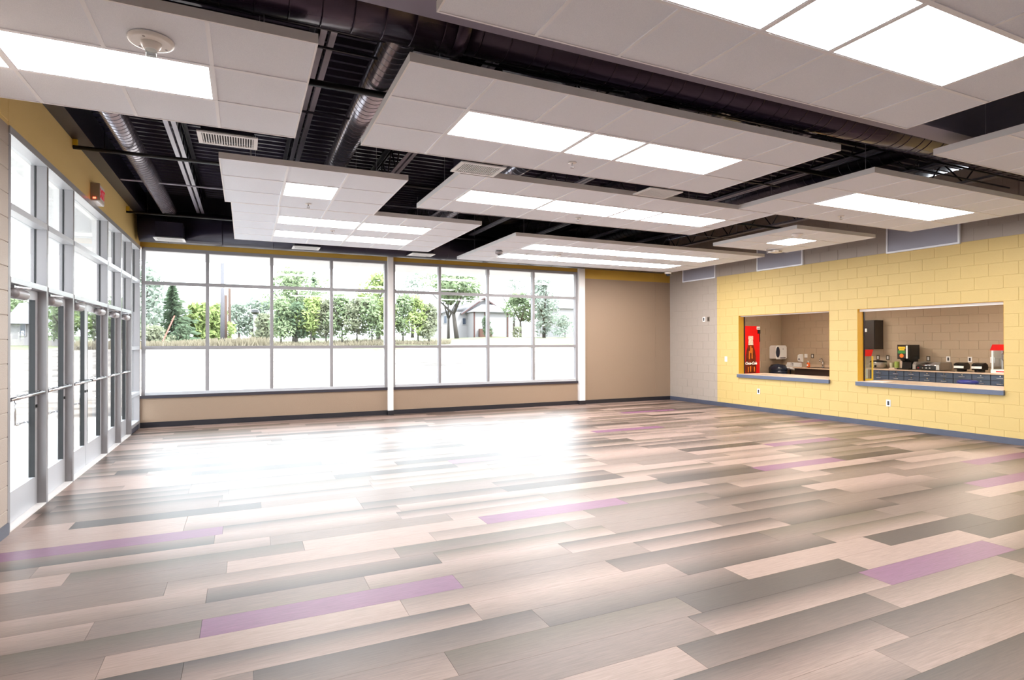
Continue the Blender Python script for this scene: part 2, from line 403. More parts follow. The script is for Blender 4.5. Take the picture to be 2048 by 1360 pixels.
# ---- far windows: two banks of 4 x 3 panes
HZ = [.61, 1.522, 2.765, 3.445]
def bank(n, x0, x1, mull, label):
    r = bpy.data.objects.new('window_%d' % n, None); COL.objects.link(r); r.location = (x0, YF, .61); ORG[r.name] = Vector(r.location); struct(r); r['label'] = label
    w = .062; ya, yb = YF-.005, YF+.1
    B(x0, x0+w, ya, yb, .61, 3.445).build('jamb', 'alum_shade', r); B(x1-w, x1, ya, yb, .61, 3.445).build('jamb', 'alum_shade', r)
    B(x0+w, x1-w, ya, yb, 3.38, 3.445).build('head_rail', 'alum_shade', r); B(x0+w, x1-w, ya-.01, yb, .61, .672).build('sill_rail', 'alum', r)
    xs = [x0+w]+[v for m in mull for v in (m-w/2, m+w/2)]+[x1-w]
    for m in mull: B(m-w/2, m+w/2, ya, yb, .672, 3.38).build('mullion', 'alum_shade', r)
    zs = [.672, 1.49, 1.552, 2.733, 2.797, 3.38]
    for i in range(0, len(xs), 2):
        for z in (1.49, 2.733): B(xs[i], xs[i+1], ya, yb, z, z+.063).build('transom', 'alum_shade', r)
        for j in range(0, 6, 2):
            B(xs[i], xs[i+1], YF+.045, YF+.051, zs[j], zs[j+1]).build('glass_pane', 'window_glass', r)
bank(1, XL+.02, 2.895, (-.678, .501, 1.693), 'left bank of twelve tall panes in the far wall')
bank(2, 3.012, 7.86, (4.122, 5.345, 6.578), 'right bank of twelve tall panes in the far wall')
# ---- left storefront: six bays, five with doors below
MY = [6.18, 7.213, 8.19, 10.03, 11.02, 11.95, 12.84]
r = bpy.data.objects.new('window_3', None); COL.objects.link(r); r.location = (XL, 6.18, 0); ORG[r.name] = Vector(r.location); struct(r)
r['label'] = 'aluminium storefront frame with glass above the row of doors'
xi, xo = XL, XL-.13; MWD = .055
for y in MY:
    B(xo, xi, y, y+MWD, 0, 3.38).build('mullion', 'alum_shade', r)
    B(XL-.1, XL-.085, y-.004, y+MWD+.004, 2.2, 3.38).build('gasket', 'gasket', r)
B(xo, xi+.01, 6.18, 12.895, 3.38, 3.445).build('head_rail', 'alum', r)
for i, (a, b) in enumerate(zip(MY, MY[1:])):
    a += MWD
    if i < 5:
        B(xo, xi+.004, a, b, 2.125, 2.175).build('transom', 'alum', r)
        B(xo, xi+.004, a, b, 2.745, 2.8).build('transom', 'alum', r)
        for z0, z1 in ((2.175, 2.745), (2.8, 3.38)): B(XL-.098, XL-.092, a, b, z0, z1).build('glass_pane', 'window_glass', r)
        B(xo, xi, a, b, 0, .014).build('threshold', 'steel_white', r)
    else:
        for z in (.1, .64, 1.49, 2.74): B(xo, xi+.004, a, b, z, z+.06).build('transom', 'alum', r)
        B(xo, xi-.01, a, b, 0, .1).build('kick_plate', 'base_blue', r)
        for z0, z1 in ((.16, .64), (.7, 1.49), (1.55, 2.74), (2.8, 3.38)): B(XL-.098, XL-.092, a, b, z0, z1).build('glass_pane', 'window_glass', r)
def door(n, y0, y1, hinge_near, label):
    d = bpy.data.objects.new('door_%d' % n, None); COL.objects.link(d); d.location = (XL-.09, (y0+y1)/2, 0); ORG[d.name] = Vector(d.location); struct(d); d['label'] = label
    a, b = XL-.115, XL-.07; y0 += .006; y1 -= .006; s = .075
    B(a, b, y0, y0+s, .018, 2.118).build('stile', 'alum', d); B(a, b, y1-s, y1, .018, 2.118).build('stile', 'alum', d)
    B(a, b, y0+s, y1-s, .018, .29).build('bottom_rail', 'alum', d); B(a, b, y0+s, y1-s, 2.03, 2.118).build('top_rail', 'alum', d)
    B(XL-.097, XL-.089, y0+s, y1-s, .29, 2.03).build('glass_pane', 'window_glass', d)
    gm = MB()
    for yy in (y0+s, y1-s-.012): gm.box(a-.002, b+.002, yy, yy+.012, .29, 2.03)
    gm.build('gasket', 'gasket', d)
    pb = MB().tube((XL-.015, y0+.03, 1.12), (XL-.015, y1-.03, 1.12), .017, n=10)
    for yy in (y0+.05, y1-.05): pb.box(b, XL-.015, yy-.02, yy+.02, 1.1, 1.14)
    pb.build('push_bar', 'chrome', d, smooth=True)
    yy = y1-.16 if hinge_near else y0+.16
    yy = y1-.05 if hinge_near else y0+.05; yz = yy-.25 if hinge_near else yy+.25
    ph = MB().path([(a, yy, 1.1), (a-.05, yy, 1.1), (a-.05, yz, 1.1), (a-.05, yz, .83), (a-.05, yy, .83), (a, yy, .83)], .014)
    ph.build('pull_handle', 'chrome', d, smooth=True)
    yc = y0+.16 if hinge_near else y1-.16; sg = 1 if hinge_near else -1
    cl = MB().lathe((0, 0, 0), [(.001, 0), (.046, .004), (.048, .03), (.048, .25), (.046, .29), (.001, .295)], 14, 'y')
    cl.v = [(v[0]+XL-.03, yc+sg*v[1]-.02, v[2]+2.045) for v in cl.v]
    cl.box(b, XL-.03, yc-.02*sg, yc+.22*sg, 2.015, 2.075)
    c = cl.build('door_closer', 'closer', d, smooth=True)
    MB().box(XL-.045, XL-.02, yc-.01, yc+.03*sg, 2.08, 2.115).tube((XL-.03, yc, 2.1), (XL+.03, yc+.22*sg, 2.105), .009, n=6).tube((XL+.03, yc+.22*sg, 2.105), (XL-.06, yc+.42*sg, 2.112), .009, n=6).build('arm', 'chrome', c)
    B(XL-.08, XL-.06, (y1-.06 if hinge_near else y0+.03), (y1-.03 if hinge_near else y0+.06), .97, 1.0).build('lock_cylinder', 'gasket', d)
door(1, MY[0]+MWD, MY[1], True, 'nearest glass door, next to the block pier')
door(2, MY[1]+MWD, MY[2], True, 'second glass door from the block pier')
door(3, MY[2]+MWD, (MY[2]+MWD+MY[3])/2, True, 'near leaf of the double glass doors')
door(4, (MY[2]+MWD+MY[3])/2, MY[3], False, 'far leaf of the double glass doors')
door(5, MY[3]+MWD, MY[4], False, 'glass door just beyond the double doors')
door(6, MY[4]+MWD, MY[5], False, 'farthest glass door, beside the corner sidelight')
# exit sign on the yellow band
ex = thing('exit_sign', (XL, 9.3, 3.44), 'red lettered exit sign on the yellow band above the doors', 'sign')
B(XL+.002, XL+.10, 9.0, 9.03, 3.46, 3.68).build('side_housing', 'sign_side', ex)
B(XL+.002, XL+.085, 9.03, 9.36, 3.46, 3.68).build('housing', 'white_plastic', ex)
B(XL+.03, XL+.06, 9.0-.006, 9.0, 3.475, 3.495).build('indicator_light', 'red_led', ex)
me = text_mesh('EXIT', .17, bold=.004); me.materials.append(MATS['red_sign'])
o = put('lettering', me, ex, (.087, -.105, .13)); o.matrix_local = Matrix.Translation((.087, -.105, .13)) @ Matrix(((0, 0, 1, 0), (1, 0, 0, 0), (0, 1, 0, 0), (0, 0, 0, 1)))
B(XL+.002, XL+.08, 9.01, 9.36, 3.447, 3.46).build('bottom_lens', 'white_plastic', ex)

# ================================================================== OVERHEAD STEEL, DUCTS, PIPES
# open-web joists spanning front to back
JX = [-.76+1.36*i for i in range(9)]
JLAB = ['leftmost open-web roof joist with pale bottom chord, beside the left duct'] + \
       ['%s open-web roof joist from the left, dark with pale bottom chord' % w for w in ('second', 'third', 'fourth', 'fifth', 'sixth', 'seventh', 'eighth', 'ninth')]
def joist(x, label):
    j = thing('roof_joist', (x, 8, 4.05), label, 'joist', 'open-web roof joists')
    y0, y1, zb, zt = 3.95, YF-.2, 4.05, 4.46
    for s in (-1, 1):
        MB().box(x+s*.014, x+s*.062, y0, y1, zb, zb+.006).box(x+s*.014, x+s*.02, y0, y1, zb+.006, zb+.05).build('bottom_chord', 'joist_flat', j)
        MB().box(x+s*.014, x+s*.062, y0-.4, y1+.2, zt+.03, zt+.036).box(x+s*.014, x+s*.02, y0-.4, y1+.2, zt-.02, zt+.03).build('top_chord', 'steel_dark', j)
    w = MB(); y = y0; up = True
    while y < y1-.3:
        a = zb+.02 if up else zt; b = zt if up else zb+.02
        w.tube((x, y, a), (x, y+.3, b), .011, n=6); up = not up; y += .3
    w.build('web_bars', 'steel_dark', j)
for x, l in zip(JX, JLAB): joist(x, l)
# beams
MB().box(XL, XR, 3.23, 3.45, 3.62, 3.64).box(XL, XR, 3.33, 3.35, 3.64, 4.4).box(XL, XR, 3.23, 3.45, 4.4, 4.42).build('roof_beam', 'beam_lavender', label='long lavender-grey steel beam beside the main duct', cat='beam')
eb = thing('edge_beam', (XL+.1, 9, 3.965), 'dark purple steel edge beam above the yellow left band', 'beam')
B(XL+.001, -1.64, 3.6, YF-.05, 3.965, 3.985).build('bottom_flange', 'steel_dark', eb); B(-1.74, -1.72, 3.6, YF-.05, 3.985, 4.46).build('web', 'steel_dark', eb)
B(-1.66, -1.64, 3.6, YF-.05, 3.985, 4.04).build('flange_lip', 'steel_dark', eb)
# round ducts with raised seams
def duct(name, p0, p1, r, m, label, step, cat='duct', n=28, cap=True):
    p0, p1 = Vector(p0), Vector(p1); t = thing(name, p0, label, cat)
    MB().tube(p0, p1, r, n=n).build('duct_wall', m, t, smooth=True)
    d = (p1-p0).normalized(); L = (p1-p0).length; s = MB(); k = step*.5
    while k < L: s.tube(p0+d*k, p0+d*(k+.007), r+.004, n=n); k += step
    s.build('seam_rings', m, t, smooth=True); return t
MZ = 3.83; MY_ = 3.74
md = duct('main_duct', (XL+.05, MY_, MZ), (1.33, MY_, MZ), .235, 'duct_main', 'large purple-black round main duct crossing the room near the viewer', .19)
for p0, p1, rr in (((1.33, MY_, MZ), (XR-.05, MY_, MZ), .215),):
    MB().tube(p0, p1, rr, n=28).build('reduced_section', 'duct_main', md, smooth=True)
    s = MB(); k = 1.45
    while k < XR-.1: s.tube((k, MY_, MZ), (k+.007, MY_, MZ), rr+.004, n=28); k += .21 if int(k*10) % 3 else .12
    s.build('seam_rings', 'duct_main', md, smooth=True)
MB().tube((1.27, MY_, MZ), (1.36, MY_, MZ), .245, n=28).build('coupling', 'duct_main', md, smooth=True)
duct('branch_duct', (1.13, 3.8, 4.06), (1.13, 12.1, 4.06), .135, 'duct_spiral', 'silver spiral branch duct running away from the main duct', .1)
duct('branch_duct', (-1.26, 4.2, 4.03), (-1.26, 12.3, 4.03), .115, 'duct_spiral', 'silver spiral branch duct above the row of glass doors', .1)
duct('branch_duct', (3.44, 4.0, 4.06), (3.44, 12.1, 4.06), .135, 'duct_spiral', 'silver spiral branch duct glimpsed behind the middle clouds', .12)
duct('branch_duct', (7.6, 4.0, 4.06), (7.6, 12.1, 4.06), .135, 'duct_black', 'dark branch duct hidden above the right-hand clouds', .14)
fd = duct('perimeter_duct', (XL+.06, 12.42, 3.775), (10.25, 12.42, 3.775), .305, 'duct_black', 'dark round duct running above the far windows', .9)
B(9.95, 10.35, 12.25, 12.6, 3.52, 3.95).build('end_box', 'duct_black', fd)
# pipes across the joists
for i, (y, z, rr, l) in enumerate(((5.3, 3.885, .03, 'thick black sprinkler pipe crossing between the two nearest clouds'), (8.16, 3.875, .024, 'black sprinkler pipe fixed to the yellow band above the near doors'),
                       (11.45, 3.81, .02, 'black sprinkler pipe fixed to the yellow band near the far corner'))):
    p = thing('sprinkler_pipe', (XL, y, z), l, 'pipe')
    MB().tube((XL+.005, y, z), (XR-.01, y, z), rr, n=10).build('pipe_run', 'black_pipe', p, smooth=True)
    B(XL+.002, XL+.05, y-.012, y+.012, z+.01, z+.09).build('wall_bracket', 'yellow_metal', p)
    MB().tube((-1.5, y, z), (-1.5, y, 4.45), .006, n=6).build('hanger_rod', 'black_pipe', p)
for i, (y, l) in enumerate(((4.57, 'thin steel brace rod across the joists nearest the main duct'), (4.87, 'thin steel brace rod just past the nearest one'), (6.3, 'thin steel brace rod between the two near joists and the small cloud'), (9.95, 'thin steel brace rod crossing the left duct near the exit sign'))):
    MB().tube((XL+.01, y, 3.985 if i == 3 else 4.0), (XR-.1, y, 4.0), .012, n=6).build('brace_rod', 'steel_dark' if i < 3 else 'joist_flat', label=l, cat='brace rod')
MB().path([(-.83, 6.15, 4.4), (-.83, 6.3, 4.0), (-.83, 6.42, 3.93), (-.95, 6.5, 3.93)], .014).build('conduit', 'joist_flat', label='short bent pale conduit beside the leftmost joist', cat='conduit', smooth=True)
# air registers
def register(x0, x1, y0, y1, z, label, top):
    r = thing('air_register', ((x0+x1)/2, (y0+y1)/2, z), label, 'air vent', 'white ceiling air registers')
    f = .035
    MB().box(x0, x1, y0, y0+f, z, z+.012).box(x0, x1, y1-f, y1, z, z+.012).box(x0, x0+f, y0+f, y1-f, z, z+.012).box(x1-f, x1, y0+f, y1-f, z, z+.012).build('frame', 'register', r)
    B(x0+f, x1-f, y0+f, y1-f, z+.03, z+.034).build('back_plate', 'register_dark', r)
    n = 20; w = (x1-x0-2*f)/n
    me = None
    for k in range(n):
        xx = x0+f+w*(k+.5)
        if me is None: me = B(-w*.2, w*.2, y0+f-r.location.y, y1-f-r.location.y, .002, .009).mesh('slat', 'register')
        put('slat', me, r, (xx-r.location.x, 0, 0))
    B(x0+.03, x1-.03, y0+.03, y1-.03 if top > 4 else 12.25, z+.036, top).build('drop_box', 'duct_black', r)
register(-.385, .105, 5.69, 6.02, 3.45, 'white louvred air register beside the nearest left cloud', 4.49)
register(1.99, 2.49, 5.5, 5.86, 3.435, 'white air register overlapping the left end of the four-light cloud', 4.49)
register(4.36, 4.86, 5.5, 5.84, 3.435, 'white air register overlapping the middle of the four-light cloud', 4.49)
register(-1.46, -.98, 11.75, 12.1, 3.455, 'white air register under the far duct, left corner', 3.75)
register(.83, 1.33, 11.72, 12.06, 3.455, 'white air register under the far duct, behind the two-row left cloud', 3.75)
register(3.13, 3.62, 11.62, 11.95, 3.455, 'small white air register between the two far clouds', 3.75)

# ================================================================== CEILING CLOUDS AND THEIR LIGHTS
CZ, CT = 3.45, .062
WORDS = {}
def cloud(xs, ys, lights, label, short, wires=True):
    """xs, ys: grid lines; lights: list of (col0, col1, row, words)"""
    x0, x1, y0, y1 = xs[0], xs[-1], ys[0], ys[-1]
    c = thing('ceiling_cloud', ((x0+x1)/2, (y0+y1)/2, CZ), label, 'ceiling cloud', 'suspended white ceiling clouds')
    e = .012
    B(x0, x1, y0, y0+e, CZ, CZ+CT).build('edge_trim', 'cloud_edge', c); B(x0, x1, y1-e, y1, CZ, CZ+CT).build('edge_trim', 'cloud_edge', c)
    B(x0, x0+e, y0+e, y1-e, CZ, CZ+CT).build('edge_trim', 'cloud_edge', c); B(x1-e, x1, y0+e, y1-e, CZ, CZ+CT).build('edge_trim', 'cloud_edge', c)
    lit = {(i, r) for a, b, r, w in lights for i in range(a, b)}
    g = .012
    for k, x in enumerate(xs[1:-1], 1):
        for r in range(len(ys)-1):
            if any(a < k < b and rr == r for a, b, rr, w in lights): continue
            B(x-g, x+g, ys[r]+e, ys[r+1]-e, CZ-.001, CZ+.03).build('grid_bar', 'grid_white', c)
    for y in ys[1:-1]: B(x0+e, x1-e, y-g, y+g, CZ-.0015, CZ+.03).build('grid_bar', 'grid_white', c)
    tm = {}
    for i in range(len(xs)-1):
        for r in range(len(ys)-1):
            if (i, r) in lit: continue
            a, b, d, f = xs[i]+g, xs[i+1]-g, ys[r]+g, ys[r+1]-g
            key = (round(b-a, 3), round(f-d, 3))
            if key not in tm: tm[key] = B(-key[0]/2, key[0]/2, -key[1]/2, key[1]/2, 0, .015).mesh('ceiling_tile', 'tile')
            put('ceiling_tile', tm[key], c, Vector(((a+b)/2, (d+f)/2, CZ+.005))-ORG[c.name])
    for xx in (x0+.3, x1-.3):
        for yy in (y0+.3, y1-.3): MB().tube((xx, yy, CZ+.03), (xx, yy, 4.47), .003, n=5).build('hanger_wire', 'joist_flat', c)
    for a, b, r, w in lights:
        lx0, lx1, ly0, ly1 = xs[a]+g, xs[b]-g, ys[r]+g, ys[r+1]-g
        t = thing('ceiling_light', ((lx0+lx1)/2, (ly0+ly1)/2, CZ), '%s bright light panel in the %s' % (w, short), 'ceiling light', 'bright light panels in the ceiling clouds')
        B(lx0+.012, lx1-.012, ly0+.012, ly1-.012, CZ+.002, CZ+.008).build('diffuser', 'diffuser', t)
        MB().box(lx0, lx1, ly0, ly0+.012, CZ, CZ+.06).box(lx0, lx1, ly1-.012, ly1, CZ, CZ+.06).box(lx0, lx0+.012, ly0+.012, ly1-.012, CZ, CZ+.06).box(lx1-.012, lx1, ly0+.012, ly1-.012, CZ, CZ+.06).box(lx0, lx1, ly0, ly1, CZ+.06, CZ+.07).build('housing', 'grid_white', t)
    return c
def steps(a, b, n): return [a+(b-a)*i/n for i in range(n+1)]
cloud([-1.76, -1.41, -.8, -.2, .41], steps(3.72, 5.53, 3), [(1, 3, 1, 'long'), (0, 1, 1, 'short cut-off')], 'white ceiling cloud at the top left with a large round strobe', 'nearest left cloud with the strobe')
XB = [.98, 1.6, 2.2, 2.79, 3.39, 3.99, 4.6, 5.22]
cloud(XB, steps(3.7, 5.47, 3), [(1, 3, 1, 'left long'), (3, 4, 1, 'short middle'), (4, 6, 1, 'right long')], 'long white ceiling cloud with three lights right of the branch duct', 'three-light cloud beside the branch duct')
cloud([x-.01 for x in XB], steps(1.27, 3.09, 3), [(1, 3, 1, 'left long'), (3, 4, 1, 'short middle'), (4, 6, 1, 'right long')], 'large white ceiling cloud nearest the viewer at the top right', 'nearest cloud at the top right')
cloud(steps(6.18, 10.13, 6), steps(1.58, 3.41, 3), [(1, 3, 1, 'left'), (3, 5, 1, 'right')], 'white ceiling cloud cut off by the right edge of the picture', 'cloud cut off by the right picture edge')
cloud(steps(6.22, 10.13, 6), steps(4.02, 5.94, 3), [(1, 3, 1, 'left'), (3, 5, 1, 'right')], 'white ceiling cloud with two joined lights above the large serving opening', 'two-light cloud above the large serving opening')
cloud(steps(8.13, 10.12, 3), steps(6.53, 8.38, 3), [(1, 2, 1, 'single square')], 'small white ceiling cloud with one square light near the yellow wall', 'small cloud near the yellow wall')
cloud([2.13, 2.46, 3.05, 3.64, 4.23, 4.83, 5.41, 6.01, 6.62, 6.95], steps(5.93, 7.69, 3), [(1, 3, 1, 'leftmost long'), (3, 5, 1, 'second long'), (5, 6, 1, 'short'), (6, 8, 1, 'rightmost long')], 'long white ceiling cloud with four lights in one row, mid-room', 'four-light cloud in mid-room')
cloud([-.24, .41, 1.03, 1.685], steps(6.43, 8.38, 3), [(1, 2, 1, 'single square')], 'small white ceiling cloud with one square light, left of mid-room', 'small cloud joining the two-row left cloud')
cloud([-.17, .43, 1.03, 1.63, 2.2, 2.76, 3.37], steps(8.385, 11.32, 5), [(1, 3, 1, 'near left'), (3, 5, 1, 'near right'), (1, 3, 3, 'far left'), (3, 5, 3, 'far right')], 'white ceiling cloud with two light rows before the left windows', 'two-row left cloud')
ROWW = {1: 'near-row', 3: 'far-row'}
JL = [(a, b, r, '%s %s' % (ROWW[r], w)) for r in (1, 3) for a, b, w in ((1, 3, 'leftmost'), (3, 4, 'short'), (4, 6, 'third'), (6, 8, 'rightmost'))]
cloud(steps(4.24, 10.18, 9), steps(8.98, 12.03, 5), JL, 'largest white ceiling cloud with two light rows by the far right corner', 'two-row cloud by the far right corner')
# fittings hanging under the clouds
def sprinkler(x, y, label):
    s = thing('fire_sprinkler', (x, y, CZ), label, 'sprinkler', 'fire sprinkler heads')
    MB().lathe((x, y, CZ), [(.001, -.006), (.04, -.004), (.045, 0)], 16).build('escutcheon', 'white_plastic', s, smooth=True)
    MB().tube((x, y, CZ), (x, y, CZ-.03), .008, n=8).tube((x-.012, y, CZ-.03), (x-.012, y, CZ-.05), .003, n=5).tube((x+.012, y, CZ-.03), (x+.012, y, CZ-.05), .003, n=5).build('frame_arms', 'closer', s)
    MB().lathe((x, y, CZ-.054), [(.001, 0), (.02, 0), (.02, .004), (.001, .004)], 12).build('deflector', 'closer', s)
sprinkler(3.05, 5.1, 'sprinkler head under the three-light cloud beside the branch duct')
sprinkler(4.48, 7.33, 'sprinkler head under the four-light cloud in mid-room')
sprinkler(.76, 8.06, 'sprinkler head under the small cloud left of mid-room')
sprinkler(1.3, 9.82, 'sprinkler head under the two-row left cloud')
sprinkler(7.92, 5.62, 'sprinkler head under the cloud above the large serving opening')
sprinkler(5.31, 10.72, 'sprinkler head at the left of the largest far cloud')
sprinkler(9.31, 10.8, 'sprinkler head at the right end of the largest far cloud')
def strobe(x, y, r, label):
    s = thing('strobe_light', (x, y, CZ), label, 'strobe alarm', 'round white ceiling strobes')
    MB().lathe((x, y, CZ), [(r*.86, -.022), (r*.97, -.018), (r, -.006), (r, 0)], 32).build('base_plate', 'white_plastic', s, smooth=True)
    MB().lathe((x, y, CZ), [(r*.3, -.06), (r*.42, -.04), (r*.46, -.02)], 20).build('lamp_mount', 'white_plastic', s, smooth=True)
    MB().lathe((x, y, CZ), [(.012, -.125), (.026, -.12), (.03, -.06), (.03, -.055)], 14).build('flash_lens', 'clear_plastic', s, smooth=True)
    for a in (.6, 2.4, 4.4): MB().lathe((x+r*.72*math.cos(a), y+r*.72*math.sin(a), CZ-.021), [(.001, -.004), (.008, -.003), (.008, 0)], 8).build('screw', 'closer', s)
strobe(-.52, 4.1, .125, 'large round white strobe under the nearest left cloud')
strobe(5.95, 10.6, .1, 'round white strobe under the largest far cloud')
sd = thing('smoke_detector', (8.56, 6.87, CZ), 'white dome smoke detector under the small cloud near the yellow wall', 'smoke detector')
MB().lathe((8.56, 6.87, CZ), [(.03, -.062), (.052, -.05), (.062, -.022), (.085, -.016), (.09, 0)], 24).build('dome', 'white_plastic', sd, smooth=True)
B(8.54, 8.58, 6.82, 6.84, CZ-.03, CZ-.02).build('grille_slot', 'register_dark', sd)
sn = thing('motion_sensor', (4.63, 10.6, CZ), 'small grey occupancy sensor at the left of the largest far cloud', 'sensor')
MB().lathe((4.63, 10.6, CZ), [(.05, -.07), (.075, -.06), (.08, -.02), (.06, 0)], 20).build('housing', 'closer', sn, smooth=True)
MB().lathe((4.63, 10.6, CZ-.07), [(.02, -.012), (.04, 0)], 16).build('lens', 'register_dark', sn, smooth=True)
pj = thing('wireless_unit', (9.6, 8.22, CZ), 'small white box fitting with stem under the small right cloud', 'ceiling device')
B(9.5, 9.72, 8.13, 8.3, CZ-.055, CZ-.02).build('housing', 'white_plastic', pj); B(9.6, 9.66, 8.1, 8.13, CZ-.05, CZ-.03).build('vent_slot', 'sign_side', pj)
MB().tube((9.36, 8.2, CZ), (9.36, 8.2, CZ-.09), .01, n=8).tube((9.36, 8.2, CZ-.02), (9.5, 8.2, CZ-.03), .01, n=6).build('stem', 'closer', pj)
cm = thing('dome_camera', (10.0, 11.9, CZ), 'white dome security camera at the corner of the largest far cloud', 'camera')
MB().lathe((10.0, 11.9, CZ), [(.07, -.06), (.085, -.05), (.085, 0)], 20).build('housing', 'white_plastic', cm, smooth=True)
MB().lathe((10.0, 11.9, CZ-.06), [(.005, -.06), (.035, -.048), (.055, -.025), (.062, 0)], 20).build('dome_lens', 'smoke_plastic', cm, smooth=True)

# ================================================================== RIGHT WALL FITTINGS
def louver(y0, y1, z0, z1, label):
    t = thing('acoustic_panel', (XR, (y0+y1)/2, z0), label, 'wall panel', 'grey framed panels at the top of the right wall')
    f = .03
    MB().box(XR-.045, XR-.001, y0, y1, z0, z0+f).box(XR-.045, XR-.001, y0, y1, z1-f, z1).box(XR-.045, XR-.001, y0, y0+f, z0+f, z1-f).box(XR-.045, XR-.001, y1-f, y1, z0+f, z1-f).build('frame', 'grid_white', t)
    B(XR-.03, XR-.002, y0+f, y1-f, z0+f, z1-f).build('panel', 'louver_panel', t)
louver(11.12, 12.33, 3.245, 3.9, 'grey framed panel high on the right wall, nearest the far corner')
louver(8.585, 9.81, 3.262, 3.9, 'grey framed panel high on the right wall above the small opening')
louver(5.59, 6.81, 3.25, 3.9, 'grey framed panel high on the right wall above the large opening')
def plate(x, y, z, w, h, label, m, kind='slot', sgn=-1, cat='wall outlet'):
    t = thing('wall_outlet', (x, y, z-h/2), label, cat, 'small wall plates')
    B(x+sgn*.008, x, y-w/2, y+w/2, z-h/2, z+h/2).build('cover_plate', m[0], t)
    B(x+sgn*.011, x+sgn*.008, y-w*.22, y+w*.22, z-h*.3, z+h*.3).build('receptacle', m[1], t)
WP = ('white_plastic', 'register_dark'); DP = ('plate_dark', 'white_plastic')
plate(XR, 11.56, 2.21, .085, .13, 'white wall plate high on the grey block, near the corner', WP)
plate(XR, 11.4, 2.21, .075, .12, 'brown wall plate high on the grey block, beside the white one', ('plate_dark', 'print_dark'))
plate(XR, 10.8, 1.19, .08, .13, 'white wall switch left of the small serving opening', ('white_plastic', 'white_plastic'), cat='light switch')
plate(XR, 9.8, .46, .08, .125, 'white outlet low on the yellow wall below the small opening', WP)
plate(XR, 6.805, .465, .08, .125, 'white outlet low on the yellow wall below the large opening', WP)
def counter(y0, y1, label):
    t = thing('serving_counter', (XR+.4, (y0+y1)/2, .757), label, 'counter', 'serving counters in the yellow wall')
    B(XR-.045, XR+.88, y0-.01, y1+.01, .825, .842).build('countertop', 'laminate', t)
    B(XR-.05, XR-.045, y0-.015, y1+.015, .757, .832).box(XR-.045, XR-.0005, y0-.015, y1+.015, .757, .825).build('edge_band', 'laminate_blue', t)
    B(XR+.001, XR+.2, y0, y1, .8185, .825).build('underlay', 'laminate_blue', t)
counter(8.0, 10.4, 'laminate counter with blue edge in the small serving opening')
counter(5.0, 7.4, 'laminate counter with blue edge in the large serving opening')
for (y0, y1, l, h) in ((8.0, 10.4, 'raised roll-up shutter rail over the small serving opening', .025), (5.0, 7.4, 'raised roll-up shutter rail over the large serving opening', .05)):
    t = thing('roll_up_shutter', (XR+.1, (y0+y1)/2, 2.2), l, 'shutter')
    B(XR+.06, XR+.1, y0+.004, y1-.004, 11*CH-h, 11*CH-.003).build('bottom_bar', 'steel_white', t)
    for yy in (y0+.003, y1-.018): B(XR+.17, XR+.199, yy, yy+.015, .843, 11*CH-.003).build('guide_rail', 'steel_dark', t)
B(XR+.05, XR+.35, 6.93, 7.28, .843, .846).build('paper_sheet', 'print_white', label='pale paper sheet lying on the large serving counter', cat='paper')

# ================================================================== KITCHEN BEHIND THE RIGHT WALL
K0, K1, KY0, KY1, KH = XR+.2, 15.5, 3.5, 13.03, 2.75
kf = struct(B(K0, K1+.2, KY0-.2, KY1+.2, -.15, 0).build('floor', 'concrete', label='kitchen floor behind the serving openings'))
struct(B(K0, K1+.2, KY0-.2, KY1+.2, KH, KH+.1).build('ceiling', 'tile', label='white kitchen ceiling'))
kb = struct(B(K1+.006, K1+.2, KY0-.2, KY1+.2, 0, KH).build('wall_back', 'kitchen_block', label='beige block back wall of the kitchen'))
km = block_mesh(CL, CH, 'kitchen_block')
for c in range(4, 13):
    for k in range(16):
        y = 6.6+k*CL+(CL/2 if c % 2 else 0)
        if y+CL < KY1: put('block', km, kb, Vector((K1, y, c*CH))-ORG[kb.name])
ke = struct(B(K0, K1, KY1+.006, KY1+.2, 0, KH).build('wall_end', 'kitchen_block', label='beige block end wall of the kitchen beside the vending machine'))
kn = block_mesh(CL, CH, 'kitchen_block', axis='y')
for c in range(4, 13):
    for k in range(7):
        x = 12.6+k*CL+(CL/2 if c % 2 else 0)
        if x+CL < K1+.01: put('block', kn, ke, Vector((x, KY1, c*CH))-ORG[ke.name])
struct(B(K0, K1, KY0-.2, KY0, 0, KH).build('wall_front', 'kitchen_block', label='unseen near wall of the kitchen'))
for y in (6.4, 10.6):
    t = thing('kitchen_light', (13.2, y, KH-.06), ('near' if y < 8 else 'far')+' warm light panel on the kitchen ceiling', 'ceiling light', 'kitchen ceiling lights')
    B(12.6, 13.8, y-.3, y+.3, KH-.06, KH-.05).build('diffuser', 'kitchen_diffuser', t); B(12.58, 13.82, y-.32, y+.32, KH-.05, KH-.001).build('housing', 'grid_white', t)
